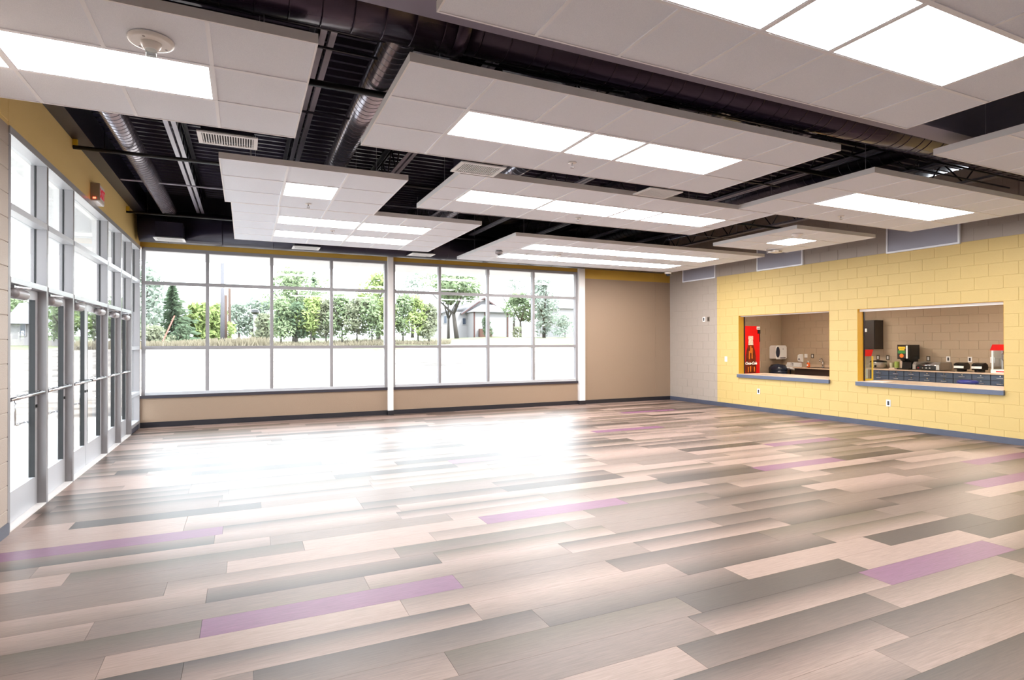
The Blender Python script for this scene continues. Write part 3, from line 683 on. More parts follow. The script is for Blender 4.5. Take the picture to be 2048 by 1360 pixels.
# back counter: cabinets of two drawers each under one worktop
dy = [9.8, 9.3, 8.93, 8.57, 8.2, 7.83, 7.45, 7.09, 6.72, 6.35]
ordw = ['first', 'second', 'third', 'fourth', 'fifth', 'sixth', 'seventh', 'eighth', 'ninth']
for i, (a, b) in enumerate(zip(dy, dy[1:])):
    t = thing('drawer_cabinet', (15.2, (a+b)/2, 0), 'blue-grey drawer cabinet, %s from the left under the kitchen worktop' % ordw[i], 'cabinet', 'kitchen drawer cabinets')
    B(14.93, K1-.001, b+.004, a-.004, .1, .885).build('body', 'cabinet_dark', t); B(14.98, K1-.001, b+.004, a-.004, 0, .1).build('plinth', 'base_black', t)
    for z0, z1 in ((.755, .88), (.44, .745), (.12, .43)):
        d = B(14.91, 14.93, b+.008, a-.008, z0, z1).build('drawer', 'drawer_blue', t)
        zc = z1-.062 if z1 > .8 else z1-.05
        ym = (a+b)/2
        MB().path([(14.91, ym+.06, zc-.012), (14.885, ym+.06, zc-.012), (14.885, ym-.06, zc-.012), (14.91, ym-.06, zc-.012)], .006, 6).build('pull', 'chrome', d)
        MB().tube((14.91, ym, zc+.032), (14.9, ym, zc+.032), .014, n=10).build('lock', 'chrome', d)
B(14.88, K1-.001, 6.35, 10.0, .886, .916).build('worktop', 'laminate', label='long beige worktop over the kitchen drawer cabinets', cat='worktop')
wc = thing('wall_cabinet', (15.3, 9.98, 1.42), 'dark brown hanging cabinet at the left of the large opening', 'cabinet')
B(15.15, K1-.001, 9.81, 10.6, 1.42, 2.19).build('body', 'cabinet_dark', wc); B(15.13, 15.15, 9.82, 10.2, 1.43, 2.18).build('door', 'cabinet_dark', wc); B(15.13, 15.15, 10.21, 10.59, 1.43, 2.18).build('door', 'cabinet_dark', wc)
B(15.1, 15.13, 10.0, 10.05, 1.88, 1.97).build('latch', 'white_plastic', wc)
# things on the worktop
T = .917
ro = thing('roaster_oven', (15.15, 9.72, T), 'silver countertop roaster with black lid trim, beside the cups', 'cooker')
MB().lathe((15.17, 9.73, T), [(.15, .012), (.185, .02), (.19, .15), (.19, .165)], 24).build('body', 'steel_brushed', ro, smooth=True)
MB().lathe((15.17, 9.73, T+.165), [(.195, 0), (.195, .012), (.16, .035), (.05, .05), (.001, .052)], 24).build('lid', 'black_gloss', ro, smooth=True)
MB().tube((14.985, 9.69, T+.06), (14.965, 9.69, T+.06), .028, n=12).build('dial', 'black_gloss', ro)
MB().lathe((15.17, 9.73, T), [(.16, 0), (.16, .012)], 20).build('base', 'black_gloss', ro)
for y, m, l, h in ((9.47, 'cup_clear', 'pale clear canister next to the silver roaster', .15), (9.335, 'cup_green', 'light green canister among the cups', .18), (9.19, 'cup_beige', 'pink-beige canister between the green one and the black dispenser', .19), (9.06, 'cup_clear', 'clear canister half behind the black dispenser', .19)):
    c = thing('canister', (15.3, y, T), l, 'canister', 'canisters on the kitchen worktop')
    MB().lathe((15.3, y, T), [(.045, 0), (.05, .01), (.056, h-.015), (.054, h-.01)], 18).build('body', m, c, smooth=True)
    MB().lathe((15.3, y, T+h-.01), [(.058, 0), (.058, .012), (.04, .016)], 18).build('lid', m, c, smooth=True)
B(14.97, 15.15, 9.2, 9.34, T, T+.03).build('food_tray', 'cup_beige', label='small pale tray in front of the green canister', cat='tray')
cz = thing('cheese_dispenser', (15.15, 8.93, T), 'tall black food dispenser with colourful printed front', 'dispenser')
B(14.98, 15.38, 8.83, 9.13, T+.26, T+.62).build('head', 'black_gloss', cz)
MB().prism([(15.08, T+.03), (15.38, T+.03), (15.38, T+.26), (15.0, T+.26), (15.1, T+.19)], 'y', 8.86, 9.08).build('neck', 'black_gloss', cz)
B(14.93, 15.38, 8.84, 9.12, T, T+.03).build('base', 'black_gloss', cz)
B(14.972, 14.98, 8.87, 9.12, T+.29, T+.6).build('printed_front', 'print_dark', cz)
MB().box(14.968, 14.972, 8.93, 9.1, T+.52, T+.57).box(14.968, 14.972, 8.95, 9.08, T+.48, T+.51).build('yellow_print', 'print_yellow', cz)
B(14.968, 14.972, 8.93, 9.11, T+.4, T+.475).build('green_print', 'print_green', cz)
MB().tube((14.972, 9.02, T+.345), (14.968, 9.02, T+.345), .05, n=14).build('orange_print', 'print_orange', cz)
B(14.967, 14.972, 8.875, 8.91, T+.28, T+.6).build('white_strip', 'print_white', cz)
MB().tube((15.03, 8.98, T+.26), (15.03, 8.98, T+.22), .02, n=10).build('nozzle', 'black_gloss', cz)
hd = thing('roller_grill', (15.15, 8.4, T), 'stainless roller grill with black control panel, right of the dispenser', 'grill')
MB().box(14.97, 15.4, 8.12, 8.68, T+.02, T+.05).box(15.36, 15.42, 8.12, 8.68, T+.05, T+.19).build('body', 'steel_brushed', hd)
MB().prism([(14.93, T+.02), (14.95, T+.02), (15.0, T+.09), (14.98, T+.1), (14.93, T+.1)], 'y', 8.2, 8.66).build('control_panel', 'black_gloss', hd)
for y0, y1 in ((8.13, 8.2), (8.66, 8.73)): MB().prism([(14.92, T+.02), (15.42, T+.02), (15.42, T+.2), (14.98, T+.2), (14.92, T+.14)], 'y', y0, y1).build('end_cap', 'steel_brushed', hd)
for k in range(7): MB().tube((15.0+k*.05, 8.2, T+.12+k*.008), (15.0+k*.05, 8.66, T+.12+k*.008), .017, n=10).build('roller', 'chrome', hd, smooth=True)
for y, m in ((8.6, 'red_led'), (8.5, 'chrome'), (8.42, 'print_white'), (8.34, 'print_white')): MB().tube((14.93, y, T+.06), (14.92, y, T+.06), .013, n=10).build('knob', 'red_gloss' if m == 'red_led' else m, hd)
for y, l in ((7.755, 'black waffle maker nearer the roller grill'), (7.395, 'black waffle maker nearer the popcorn machine')):
    w = thing('waffle_maker', (15.1, y, T), l, 'waffle maker', 'black waffle makers')
    MB().lathe((15.12, y, T), [(.09, 0), (.1, .02), (.095, .05)], 20).build('base', 'black_gloss', w, smooth=True)
    MB().prism([(15.0, T+.05), (15.24, T+.05), (15.26, T+.1), (15.24, T+.17), (15.16, T+.215), (15.05, T+.2), (14.99, T+.17)], 'y', y-.1, y+.1).build('plates', 'black_gloss', w)
    MB().prism([(14.975, T+.085), (14.99, T+.08), (15.0, T+.13), (14.985, T+.135)], 'y', y-.1, y+.1).build('chrome_band', 'print_white', w)
    MB().path([(15.0, y+.02, T+.17), (14.93, y+.02, T+.19), (14.9, y+.04, T+.175)], .014).build('handle', 'black_gloss', w)
    MB().lathe((15.06, y+.17, T), [(.05, 0), (.06, .012)], 16).build('drip_tray', 'plate_dark', w)
pm = thing('popcorn_machine', (15.15, 6.9, T), 'white framed popcorn machine with red peaked top, right edge of the opening', 'popcorn machine')
for x in (14.95, 15.35):
    for y in (6.7, 7.06): B(x, x+.03, y, y+.03, T+.08, T+.5).build('corner_post', 'white_plastic', pm)
B(14.94, 15.39, 6.69, 7.1, T, T+.08).build('base', 'white_plastic', pm); B(14.936, 14.94, 6.8, 7.0, T+.025, T+.05).build('label_strip', 'red_gloss', pm)
MB().prism([(14.93, T+.5), (15.4, T+.5), (15.3, T+.63), (15.03, T+.63)], 'y', 6.68, 7.11).build('roof', 'red_gloss', pm)
B(14.952, 14.956, 6.73, 7.06, T+.08, T+.5).build('glass_front', 'window_glass', pm); B(15.0, 15.35, 7.075, 7.08, T+.08, T+.5).build('glass_side', 'window_glass', pm)
MB().lathe((15.17, 6.9, T+.28), [(.08, 0), (.1, .03), (.1, .14), (.06, .17)], 16).tube((15.17, 6.9, T+.45), (15.17, 6.9, T+.5), .01, n=6).build('kettle', 'steel_brushed', pm, smooth=True)
# tall popcorn cart by the jamb: red hopper over a yellow frame
pc = thing('popcorn_cart', (13, 8.75, 0), 'red topped snack cart with yellow posts behind the large opening jamb', 'snack cart')
MB().prism([(12.85, 1.28), (13.15, 1.28), (13.22, 1.43), (12.78, 1.43)], 'y', 8.6, 9.0).build('hopper', 'red_gloss', pc)
for x, y in ((12.85, 8.56), (13.13, 8.56), (12.85, 9.0), (13.13, 9.0)): B(x, x+.025, y, y+.025, .0, 1.28).build('post', 'yellow_metal', pc)
for z in (.3, .72): B(12.85, 13.15, 8.56, 9.02, z, z+.04).build('shelf', 'yellow_metal', pc)
B(12.87, 13.12, 8.58, 8.585, .76, 1.28).build('glass_panel', 'clear_plastic', pc)
B(12.9, 13.1, 8.65, 8.95, .76, .98).build('machine', 'white_plastic', pc)
st = thing('stool', (14.25, 7.2, 0), 'blue padded round stool in front of the drawers', 'stool')
MB().lathe((14.25, 7.2, .69), [(.16, 0), (.19, .02), (.19, .06), (.15, .085), (.001, .09)], 24).build('seat', 'blue_vinyl', st, smooth=True)
for k in range(4):
    a = math.pi/4+k*math.pi/2; MB().tube((14.25+.12*math.cos(a), 7.2+.12*math.sin(a), .69), (14.25+.2*math.cos(a), 7.2+.2*math.sin(a), 0), .013, n=8).build('leg', 'chrome', st)
MB().lathe((14.25, 7.2, .25), [(.17, 0), (.185, 0), (.185, .02), (.17, .02)], 24).build('foot_ring', 'chrome', st)
for (y, l, m) in ((9.95, 'dark outlet above the silver roaster, left of two', DP), (9.69, 'dark outlet above the silver roaster, right of two', DP), (8.69, 'dark outlet beside the black dispenser', DP), (8.24, 'white outlet above the roller grill', WP), (7.78, 'white outlet above the first waffle maker', WP), (7.33, 'white outlet above the second waffle maker', WP), (11.93, 'dark outlet above the kitchen sink counter', DP)):
    plate(K1, y, 1.19, .085, .13, l, m)
# sink end
sc = thing('sink_counter', (15.2, 11.3, 0), 'beige sink counter on a dark cabinet in the small opening', 'counter')
B(14.93, K1-.001, 10.4, 12.1, .1, .83).build('cabinet', 'cabinet_dark', sc); B(14.98, K1-.001, 10.4, 12.1, 0, .1).build('plinth', 'base_black', sc)
B(14.88, K1-.001, 10.4, 12.12, .83, .86).build('countertop', 'laminate', sc)
B(K1-.02, K1-.001, 10.4, 12.12, .86, .94).build('backsplash', 'laminate', sc)
MB().box(15.0, 15.36, 10.9, 11.7, .86, .872).build('sink_rim', 'black_gloss', sc)
fa = thing('faucet', (15.4, 11.5, .86), 'chrome gooseneck faucet at the kitchen sink', 'faucet')
MB().path([(15.38, 11.5, .86), (15.38, 11.5, 1.06)]+[(15.38-.07+.07*math.cos(t), 11.5, 1.06+.07*math.sin(t)) for t in (.4, .9, 1.57, 2.2, 2.8)]+[(15.24, 11.5, 1.04)], .013).build('spout', 'chrome', fa, smooth=True)
MB().lathe((15.38, 11.5, .86), [(.035, 0), (.03, .02), (.016, .03)], 14).build('base', 'chrome', fa); MB().tube((15.38, 11.5, 1.0), (15.38, 11.57, 1.03), .008, n=6).build('lever', 'chrome', fa)
bo = thing('soap_bottle', (15.1, 11.76, .86), 'orange liquid soap bottle beside the sink', 'bottle')
MB().lathe((15.1, 11.76, .861), [(.035, 0), (.045, .01), (.047, .11), (.03, .14), (.015, .15)], 16).build('body', 'orange_soap', bo, smooth=True)
MB().tube((15.1, 11.76, 1.01), (15.1, 11.76, 1.045), .011, n=8).tube((15.1, 11.76, 1.045), (15.06, 11.76, 1.045), .008, n=6).build('pump', 'white_plastic', bo); B(15.05, 15.056, 11.74, 11.78, .91, .95).build('label_patch', 'print_white', bo)
so = thing('soap_dispenser', (K1, 12.31, 1.0), 'white wall soap dispenser above the hand sink', 'dispenser')
MB().prism([(K1-.001, 1.0), (K1-.09, 1.02), (K1-.11, 1.1), (K1-.09, 1.21), (K1-.03, 1.24), (K1-.001, 1.24)], 'y', 12.25, 12.37).build('body', 'white_plastic', so); MB().tube((K1-.1, 12.31, 1.09), (K1-.115, 12.31, 1.09), .022, n=12).build('window', 'smoke_plastic', so)
wf_ = thing('air_freshener', (K1, 12.13, 1.14), 'tiny white wall unit between soap dispenser and outlet', 'wall unit')
B(K1-.05, K1-.001, 12.1, 12.17, 1.14, 1.25).build('body', 'white_plastic', wf_); B(K1-.04, K1-.01, 12.11, 12.16, 1.12, 1.14).build('base', 'closer', wf_)
hs = thing('hand_sink', (15.25, 12.55, .7), 'white wall-hung hand sink with faucet in the kitchen corner', 'sink')
MB().prism([(K1-.001, .78), (K1-.001, .86), (14.98, .86), (14.96, .83), (15.0, .8), (15.2, .76)], 'y', 12.3, 12.8).build('basin', 'white_plastic', hs); B(15.03, 15.38, 12.36, 12.74, .845, .863).build('bowl', 'cup_beige', hs)
MB().prism([(K1-.001, .86), (K1-.001, .98), (K1-.03, .98), (K1-.09, .86)], 'y', 12.3, 12.8).build('back_panel', 'white_plastic', hs)
MB().path([(15.42, 12.55, .87), (15.42, 12.55, .95), (15.34, 12.55, .97), (15.32, 12.55, .94)], .012).build('faucet', 'chrome', hs, smooth=True); MB().tube((15.3, 12.55, .77), (15.3, 12.55, .6), .02, n=8).build('drain_pipe', 'chrome', hs)
pt = thing('towel_dispenser', (15.2, KY1, 1.08), 'white paper towel dispenser with smoked window on the end wall', 'dispenser')
MB().prism([(14.96, 1.1), (15.0, 1.08), (15.4, 1.08), (15.44, 1.12), (15.44, 1.46), (15.38, 1.51), (15.02, 1.51), (14.96, 1.46)], 'y', KY1-.24, KY1-.001).build('body', 'white_plastic', pt)
MB().lathe((15.05, KY1-.24, 1.3), [(.001, -.012), (.075, -.01), (.09, 0)], 20, 'y').build('window', 'smoke_plastic', pt)
for v in pt.children[-1].data.vertices: v.co.z = (v.co.z-.22)*1.9+.22
B(15.15, 15.38, KY1-.25, KY1-.24, 1.105, 1.13).build('paper_slot', 'print_dark', pt); B(15.26, 15.29, KY1-.245, KY1-.24, 1.38, 1.41).build('badge', 'closer', pt)
tr = thing('trash_bin', (14.9, 12.65, 0), 'dark blue rounded trash bin below the towel dispenser', 'bin')
MB().lathe((14.87, 12.63, 0), [(.2, 0), (.24, .05), (.26, .7), (.26, .75)], 24).build('body', 'smoke_plastic', tr, smooth=True); MB().lathe((14.87, 12.63, .75), [(.27, 0), (.26, .08), (.2, .17), (.001, .2)], 24).build('lid', 'smoke_plastic', tr, smooth=True)
# vending machine
vm = thing('vending_machine', (13.2, 12.6, 0), 'red vending machine with a cola bottle picture and white script', 'vending machine')
B(12.72, 13.615, 12.22, 12.99, .08, 2.08).build('body', 'red_gloss', vm); B(12.74, 13.6, 12.26, 12.97, 0, .08).build('plinth', 'base_black', vm)
B(12.72, 13.61, 12.2, 12.22, .1, 2.075).build('front_panel', 'red_gloss', vm)
pr = [(.001, .72), (.2, .72), (.215, .85), (.21, 1.0), (.19, 1.1), (.195, 1.2), (.165, 1.36), (.12, 1.48), (.1, 1.56), (.001, 1.56)]
cx = 13.255
def sil(p): return [(cx+r, z) for r, z in p]+[(cx-r, z) for r, z in p[::-1]]
MB().prism(sil(pr[1:-1]), 'y', 12.196, 12.2).build('bottle_print', 'cola_brown', vm)
MB().prism(sil([(.1, 1.53), (.09, 1.62), (.08, 1.68), (.095, 1.69), (.095, 1.78), (.07, 1.79)]), 'y', 12.195, 12.2).build('bottle_neck_print', 'bottle_glass_print', vm)
for xx, z0, z1 in ((cx-.12, .74, .9), (cx+.03, 1.14, 1.44), (cx-.08, 1.12, 1.36), (cx+.12, .76, .9), (cx-.03, .76, .92), (cx-.02, 1.3, 1.5)): B(xx, xx+.035, 12.193, 12.196, z0, z1).build('bottle_shine_print', 'cola_amber', vm)
me = text_mesh('Coca-Cola', .105, shear=.3, bold=.004); me.materials.append(MATS['print_white'])
o = put('lettering', me, vm); o.matrix_local = Matrix.Translation((cx-13.2+.0, 12.19-12.6, 1.0)) @ Matrix.Rotation(math.pi/2, 4, 'X')
B(13.49, 13.61, 12.19, 12.2, 1.98, 2.065).build('badge', 'print_white', vm); B(13.5, 13.6, 12.185, 12.19, 2.0, 2.03).build('badge_print', 'closer', vm)
B(13.53, 13.62, 12.18, 12.2, 1.86, 1.97).build('lock_housing', 'gasket', vm); B(13.6, 13.62, 12.19, 12.2, 1.62, 1.86).build('hinge_strip', 'gasket', vm)

# ================================================================== OUTSIDE
def sstep(a, b, x): t = max(0, min(1, (x-a)/(b-a))); return t*t*(3-2*t)
rn = random.Random(5)
def ground_z(x, y):
    z = -.12+1.6*sstep(15, 38, y)+.012*max(0, y-38)
    z += sstep(16, 45, y)*.045*max(-8, min(20, x))*.55
    return z+.05*math.sin(x*.9+y*.4)*sstep(16, 22, y)+.04*math.sin(y*1.3-x*.35)*sstep(16, 22, y)
gx = [-60+3*i for i in range(14)]+[-18+.9*i for i in range(60)]+[36+3*i for i in range(16)]
gy = [-4, 4, 9, 12.9, 13.2, 14]+[15+.7*i for i in range(50)]+[50+3*i for i in range(16)]
gb = MB()
for y in gy:
    for x in gx: gb.v.append((x, y, ground_z(x, y)-(.06 if y < 14 else 0)))
nx = len(gx)
for j in range(len(gy)-1):
    for i in range(nx-1):
        x, y = gx[i], gy[j]
        if y < 13.2 and -2.2 < gx[i+1]-.01 and x < 16: continue
        edge = 37 if x < 4 else 33 - .1*x
        gb.f.append((j*nx+i, j*nx+i+1, (j+1)*nx+i+1, (j+1)*nx+i)); gb.m.append(1 if y > edge+1.5*math.sin(x*.7) else 0)
g = gb.build('ground', ['sand', 'grass'], smooth=True); struct(g); g['label'] = 'pale bare sandy ground sloping up to a grassy edge outside'
struct(B(-5.5, XL-.13, 3, 15.5, -.14, -.03).build('pavement', 'concrete', label='pale concrete walk outside the glass doors'))
struct(MB().box(XL-2.6, 8.06, YF+.12, 14.93, 3.46, 3.7).box(XL-2.6, XL-.21, 2, YF+.12, 3.46, 3.7).build('soffit', 'soffit_white', label='white roof overhang outside the windows and doors'))
def leaf_cloud(mb, c, rad, n, size, rnd, shell=.55):
    for _ in range(n):
        while True:
            p = Vector((rnd.uniform(-1, 1), rnd.uniform(-1, 1), rnd.uniform(-1, 1)))
            if shell*rnd.random() < p.length < 1: break
        p = Vector((c[0]+p.x*rad[0], c[1]+p.y*rad[1], c[2]+p.z*rad[2]))
        a = Vector((rnd.gauss(0, 1), rnd.gauss(0, 1), rnd.gauss(0, 1))).normalized(); b = a.orthogonal().normalized(); s = size*rnd.uniform(.6, 1.3)
        mb.q(p-a*s, p+b*s*.5, p+a*s, p-b*s*.5)
def at(u, v, Y):
    d = CR*((u-1024)/F_PX)-CU*((v-680)/F_PX)+CW
    return Vector((0, 0, EYE))+d*(Y/d.y)
def tree(name, label, u, Y, w, top, blobs, m, group, trunk=.15, lean=0, n=1500, leaf=.22, bark='bark', crown_low=.25, cat='tree', seed=0, fork=3):
    """u: where it stands in the picture, Y: its distance; top: picture height of the crown; w: crown width in metres"""
    rnd = random.Random(hash((u, Y)) % 9999+seed)
    x = at(u, 680, Y).x; z0 = ground_z(x, Y); zt = at(u, top, Y).z; H = zt-z0
    t = thing(name, (x, Y, z0), label, cat, group)
    mb = MB(); mb.tube((x, Y, z0-.1), (x+lean*.5, Y, z0+H*.35), trunk, trunk*.7, n=8)
    tips = []
    for k in range(fork):
        a = 2*math.pi*k/fork+rnd.random(); e = (x+lean+math.cos(a)*w*.28, Y+math.sin(a)*w*.28, z0+H*rnd.uniform(.6, .8))
        mb.tube((x+lean*.5, Y, z0+H*.33), e, trunk*.55, trunk*.2, n=6); tips.append(e)
    mb.build('trunk', bark, t, smooth=True)
    cb = MB()
    for k in range(blobs):
        a = rnd.uniform(0, 6.28); rr = rnd.uniform(0, .55)*w/2; f = (k+.5)/blobs
        zc = z0+H*(crown_low+(1-crown_low)*(.15+.7*f)); sh = 1-.5*abs(f-.4)
        leaf_cloud(cb, (x+lean*f+math.cos(a)*rr*sh, Y+math.sin(a)*rr*sh, zc), (w*.3*sh*rnd.uniform(.7, 1.2), w*.3*sh, H*(1-crown_low)*.26*rnd.uniform(.7, 1.2)), n//blobs, leaf*.8, rnd)
    leaf_cloud(cb, (x+lean, Y, zt-H*.12), (w*.16, w*.16, H*.12), n//12, leaf, rnd)
    cb.build('crown', m, t)
def conifer(label, u, Y, w, top, m, group, n=1800, leaf=.2):
    rnd = random.Random(u); x = at(u, 680, Y).x; z0 = ground_z(x, Y); H = at(u, top, Y).z-z0
    t = thing('conifer_tree', (x, Y, z0), label, 'tree', group)
    MB().tube((x, Y, z0-.1), (x, Y, z0+H*.95), .14, .02, n=8).build('trunk', 'bark', t)
    cb = MB()
    for _ in range(n):
        f = rnd.random()**1.4; r = w/2*(1-f)*rnd.uniform(.02, 1)*(1+.25*math.sin(f*38)); a = rnd.uniform(0, 6.28)
        p = Vector((x+math.cos(a)*r, Y+math.sin(a)*r, z0+.2+f*(H-.2))); d = Vector((math.cos(a), math.sin(a), -.25)).normalized(); s = leaf*rnd.uniform(.6, 1.4); b = d.orthogonal().normalized()
        cb.q(p-d*s, p+b*s*.35, p+d*s, p-b*s*.35)
    cb.build('crown', m, t)
GT, GS = 'trees beyond the windows', 'shrubs at the edge of the sandy ground'
tree('willow_tree', 'tall thin grey-green tree at the left edge of the far windows', 288, 40, 3.0, 530, 6, 'leaf_pale', GT, n=900, crown_low=.15)
conifer('dark pointed evergreen seen through the leftmost pane', 345, 42, 3.6, 566, 'leaf_dark', GT, n=2600)
tree('round_shrub', 'yellow-green round bush left of the utility poles', 393, 43, 3.2, 607, 5, 'leaf_bright', GS, n=1300, crown_low=.02, trunk=.06, cat='shrub')
tree('round_shrub', 'yellow-green bush close behind the utility poles', 432, 44, 2.6, 610, 5, 'leaf_bright', GS, n=1200, crown_low=.02, trunk=.06, cat='shrub')
tree('round_shrub', 'small dark green bush by the orange marker rod', 362, 38, 1.7, 648, 3, 'leaf_dark', GS, n=500, crown_low=.02, trunk=.04, leaf=.14, cat='shrub')
tree('round_shrub', 'pale dry shrub at the lower left of the far windows', 308, 37, 2.4, 652, 4, 'leaf_olive', GS, n=700, crown_low=.02, trunk=.04, leaf=.14, cat='shrub')
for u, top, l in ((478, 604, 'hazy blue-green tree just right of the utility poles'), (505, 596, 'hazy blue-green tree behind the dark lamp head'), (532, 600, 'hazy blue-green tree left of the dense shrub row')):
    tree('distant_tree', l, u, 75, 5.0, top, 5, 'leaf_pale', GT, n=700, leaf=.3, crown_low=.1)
tree('round_shrub', 'olive shrub below the lamp head at the window mullion', 530, 38, 2.2, 628, 4, 'leaf_olive', GS, n=900, crown_low=.02, trunk=.05, leaf=.16, cat='shrub')
tree('broad_tree', 'broad pale crowned tree above the dense shrub row', 590, 52, 6.5, 536, 8, 'leaf_mid', GT, n=2400, trunk=.25, crown_low=.3)
conifer('dark evergreen between the broad pale tree and the bright one', 628, 56, 3.6, 545, 'leaf_dark', GT, n=1600)
tree('broad_tree', 'bright green tree left of the post between window banks', 757, 50, 4.2, 545, 6, 'leaf_bright', GT, n=1600, trunk=.2, crown_low=.3)
shr = [(562, 596, 'leaf_mid', 'first'), (592, 606, 'leaf_dark', 'second'), (622, 592, 'leaf_bright', 'third'), (652, 598, 'leaf_olive', 'fourth'), (684, 588, 'leaf_mid', 'fifth'), (714, 594, 'leaf_olive', 'sixth'), (744, 590, 'leaf_mid', 'seventh'), (772, 594, 'leaf_bright', 'eighth'), (806, 588, 'leaf_mid', 'ninth'), (836, 594, 'leaf_bright', 'tenth'), (858, 606, 'leaf_olive', 'eleventh')]
for u, top, m, w in shr:
    tree('tall_shrub', '%s tall shrub from the left in the dense shrub row' % w, u, 37-.002*u, 2.5, top, 5, m, GS, n=1300, trunk=.05, crown_low=.14, leaf=.15, fork=5, cat='shrub')
tree('broad_tree', 'large spreading tree with stout forked trunk before the white house', 914, 44, 6.4, 532, 8, 'leaf_mid', GT, n=2600, trunk=.2, crown_low=.5, lean=-.6)
tree('broad_tree', 'slim trunked tree at the left corner of the white house', 897, 46, 2.2, 560, 4, 'leaf_olive', GT, n=700, trunk=.13, crown_low=.55)
tree('broad_tree', 'pale tall tree behind the left part of the right windows', 825, 64, 7.2, 540, 6, 'leaf_pale', GT, n=1500, trunk=.2, crown_low=.25)
tree('broad_tree', 'small tree with dark trunk right of the white house', 1041, 46, 3.6, 585, 5, 'leaf_mid', GT, n=1400, trunk=.14, crown_low=.3)
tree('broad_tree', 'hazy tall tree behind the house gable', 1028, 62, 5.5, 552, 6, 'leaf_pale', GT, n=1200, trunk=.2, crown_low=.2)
tree('broad_tree', 'pale wispy tall tree near the right end of the windows', 1088, 44, 4.0, 548, 7, 'leaf_pale', GT, n=1700, trunk=.16, crown_low=.05)
tree('round_shrub', 'dry brown shrub at the foot of the small tree', 1035, 42, 1.6, 652, 3, 'leaf_olive', GS, n=400, crown_low=.02, trunk=.03, leaf=.12, cat='shrub')
tree('round_shrub', 'loose grey-green shrub at the far right pane', 1130, 42, 3.0, 628, 4, 'leaf_pale', GS, n=800, crown_low=.02, trunk=.04, leaf=.16, cat='shrub')
tree('round_shrub', 'green shrub against the front wall of the white house', 972, 46, 1.5, 632, 3, 'leaf_dark', GS, n=600, crown_low=.02, trunk=.03, leaf=.13, cat='shrub')
for u, top, l in ((20, 592, 'hedge-like tree behind the nearest door'), (55, 610, 'green tree above the pale outbuilding'), (128, 600, 'leafy tree seen through the double doors'), (200, 604, 'leafy tree seen through the farther doors'), (245, 596, 'leafy tree seen through the corner sidelight')):
    tree('broad_tree', l, u, 47 if u > 100 else 58, 4.5, top, 5, 'leaf_mid', GT, n=1000, crown_low=.1)
# dry grass band
gr = MB(); rg = random.Random(3)
for _ in range(9000):
    u = rg.uniform(150, 900); Y = rg.uniform(34.5, 37.5) if u < 560 else rg.uniform(34, 36.5)
    x = at(u, 680, Y).x; z = ground_z(x, Y); h = rg.uniform(.12, .5)*(1 if u < 545 else .5); a = rg.uniform(0, 3.14); dx, dy = math.cos(a)*.05, math.sin(a)*.05; lx = rg.gauss(0, .1)
    gr.q((x-dx, Y-dy, z-.05), (x+dx, Y+dy, z-.05), (x+lx+dx*.2, Y, z+h), (x+lx-dx*.2, Y, z+h))
gr.build('dry_grass', 'dry_grass', label='tall dry grass along the edge of the sandy ground', cat='grass', kind='stuff')
# utility poles
def pole(u, Y, top, r, m, label, arms=()):
    x = at(u, 680, Y).x; z0 = ground_z(x, Y); zt = at(u, top, Y).z
    p = thing('utility_pole', (x, Y, z0), label, 'pole')
    MB().tube((x, Y, z0-.2), (x, Y, zt), r, r*.85, n=12).build('shaft', m, p, smooth=True)
    for z in arms: B(x-1.1, x+1.1, Y-.05, Y+.05, z, z+.1).build('cross_arm', m, p)
    for z in arms:
        for k in (-1, -.5, .5, 1): MB().tube((x+k, Y, z+.1), (x+k, Y, z+.24), .04, n=6).build('insulator', 'pole_grey', p)
pole(445, 36, 524, .12, 'pole_grey', 'thick pale grey utility pole with its top above the panes')
pole(451.5, 37, 590, .09, 'pole_brown', 'short reddish wooden pole right behind the pale one')
pole(459, 48, 576, .11, 'pole_brown', 'thin dark distant utility pole with cross arm', (8.2,))
x0 = at(349, 632, 37.5); x1 = at(326, 682, 35.5)
gm = thing('marker_rod', x1, 'orange slanted guy-wire marker in the leftmost pane', 'marker'); MB().tube(x1, x0, .035, n=8).build('rod', 'marker_orange', gm)
lp = at(510, 622, 60); zl = ground_z(lp.x, 60)
ls = thing('yard_lamp', (lp.x, 60, zl), 'white post with a dark lamp head beyond the grass', 'lamp post')
MB().tube((lp.x, 60, zl), (lp.x, 60, lp.z-.3), .14, n=8).build('post', 'house_white', ls); MB().lathe((lp.x, 60, lp.z-.3), [(.2, 0), (.4, .15), (.35, .4), (.12, .5)], 12).build('lamp_head', 'black_gloss', ls)
# white house
HY = 52
def hx(u): return at(u, 660, HY).x
def hz(v): return at(950, v, HY).z
xa, xb, xc = hx(885), hx(1007), hx(966); zg = ground_z(xb, HY)-.3; ze, zr = hz(624), hz(596)
hs = thing('white_house', ((xa+xb)/2, HY, zg), 'white gabled house with pale roof and dark red trim', 'house')
B(xa, xb, HY, HY+7, zg, ze).build('walls', 'house_white', hs)
xg = hx(930)
MB().prism([(xg, ze), (xb, ze), (xc, zr)], 'y', HY+.02, HY+.3).build('gable_wall', 'house_white', hs)
def slab(p0, p1, y0, y1, t, nm, m):
    MB().prism([p0, p1, (p1[0], p1[1]+t), (p0[0], p0[1]+t)], 'y', y0, y1).build(nm, m, hs)
slab((xg-.5, ze-.25), (xc, zr), HY-.35, HY+7.2, .12, 'roof_slope', 'house_roof'); slab((xc, zr), (xb+.4, ze-.2), HY-.35, HY+7.2, .12, 'roof_slope', 'house_roof')
slab((xg-.5, ze-.33), (xc, zr-.08), HY-.4, HY-.35, .1, 'barge_board', 'house_trim'); slab((xc, zr-.08), (xb+.4, ze-.28), HY-.4, HY-.35, .1, 'barge_board', 'house_trim')
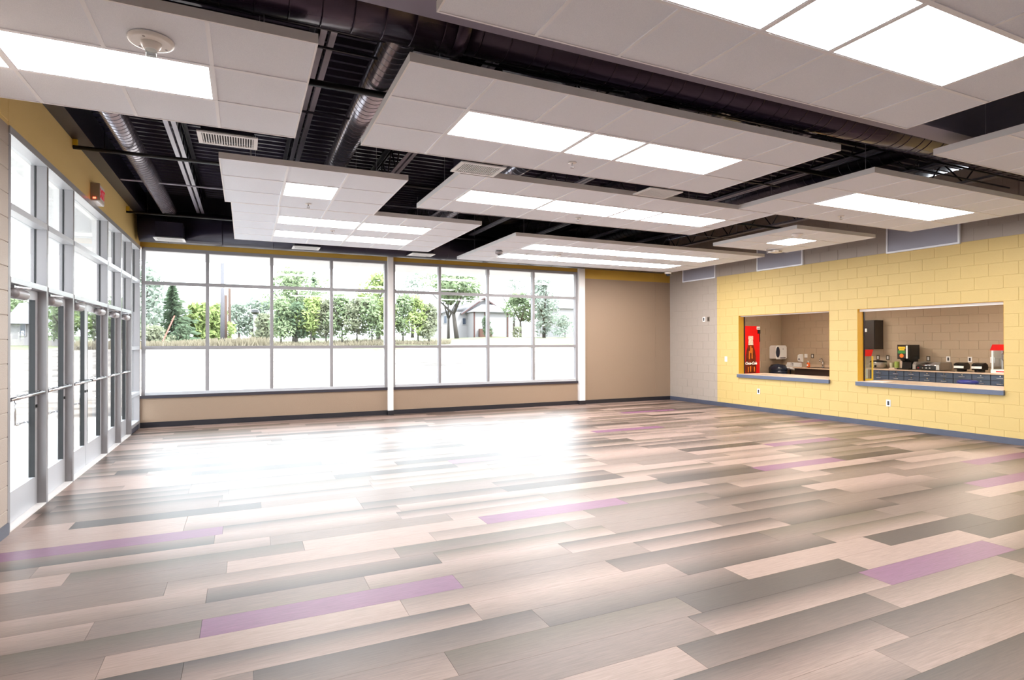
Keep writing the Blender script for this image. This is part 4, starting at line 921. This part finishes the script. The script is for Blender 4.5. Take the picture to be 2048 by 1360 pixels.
slab((xa-.3, ze-.25), (xg+.2, ze+.75), HY-.3, HY+7, .1, 'side_roof', 'house_roof')
xp0, xp1 = hx(934), hx(1005)
zp = hz(624)
pb = MB(); pb.v = [(xp0-.2, HY-2.2, zp-.1), (xp1+.2, HY-2.2, zp-.1), (xp1+.2, HY, zp-.1), (xp0-.2, HY, zp-.1), (xp0+1.4, HY-.3, zp+.75), (xp1-1.2, HY-.3, zp+.75)]
pb.f = [(0, 1, 5, 4), (1, 2, 5), (3, 0, 4), (2, 3, 4, 5), (0, 3, 2, 1)]; pb.m = [0]*5
pb.build('porch_roof', 'house_roof', hs)
B(xp0, xp1, HY-1.9, HY-.01, zg, zp-.1).build('porch_wall', 'house_white', hs)
for u in (934, 955, 999): B(hx(u)-.06, hx(u)+.06, HY-1.97, HY-1.9, zg, zp-.1).build('corner_board', 'house_trim', hs)
for u0, u1, v0, v1 in ((888, 893, 632, 648), (925, 931, 636, 650)):
    w = B(hx(u0)-.05, hx(u1)+.05, HY-.05, HY-.005, hz(v1), hz(v0)).build('window', 'house_white', hs); B(hx(u0), hx(u1), HY-.06, HY-.05, hz(v1)+.05, hz(v0)-.05).build('pane', 'window_dark', w)
B(xp0+.4, xp0+1.6, HY-2.4, HY-2.0, zg, zg+1.1).build('planter', 'brick_red', label='small red brick stack in front of the white house', cat='brick stack')
# outbuildings
def shed(name, u0, u1, Y, v0, label, win):
    a, b = at(u0, 660, Y).x, at(u1, 660, Y).x; z0 = ground_z((a+b)/2, Y)-.3; z1 = at((u0+u1)/2, v0, Y).z
    t = thing(name, ((a+b)/2, Y, z0), label, 'building')
    B(a, b, Y, Y+6, z0, z1).build('walls', 'house_white', t)
    MB().prism([(Y-.4, z1), (Y+6.4, z1), (Y+3, z1+1.6)], 'x', a-.3, b+.3).build('roof', 'house_roof', t)
    for f0, f1, zz0, zz1 in win:
        w = B(a+(b-a)*f0-.06, a+(b-a)*f1+.06, Y-.06, Y-.005, z0+zz0-.06, z0+zz1+.06).build('window', 'house_white', t); B(a+(b-a)*f0, a+(b-a)*f1, Y-.07, Y-.06, z0+zz0, z0+zz1).build('pane', 'window_dark', w)
shed('outbuilding', 18, 132, 50, 648, 'pale outbuilding with small windows seen through the doors', ((.65, .72, 1.0, 1.9), (.76, .86, 1.0, 1.9), (.2, .28, 1.0, 1.9)))
shed('white_barn', 1121, 1190, 58, 618, 'pale barn wall at the right end of the windows', ())
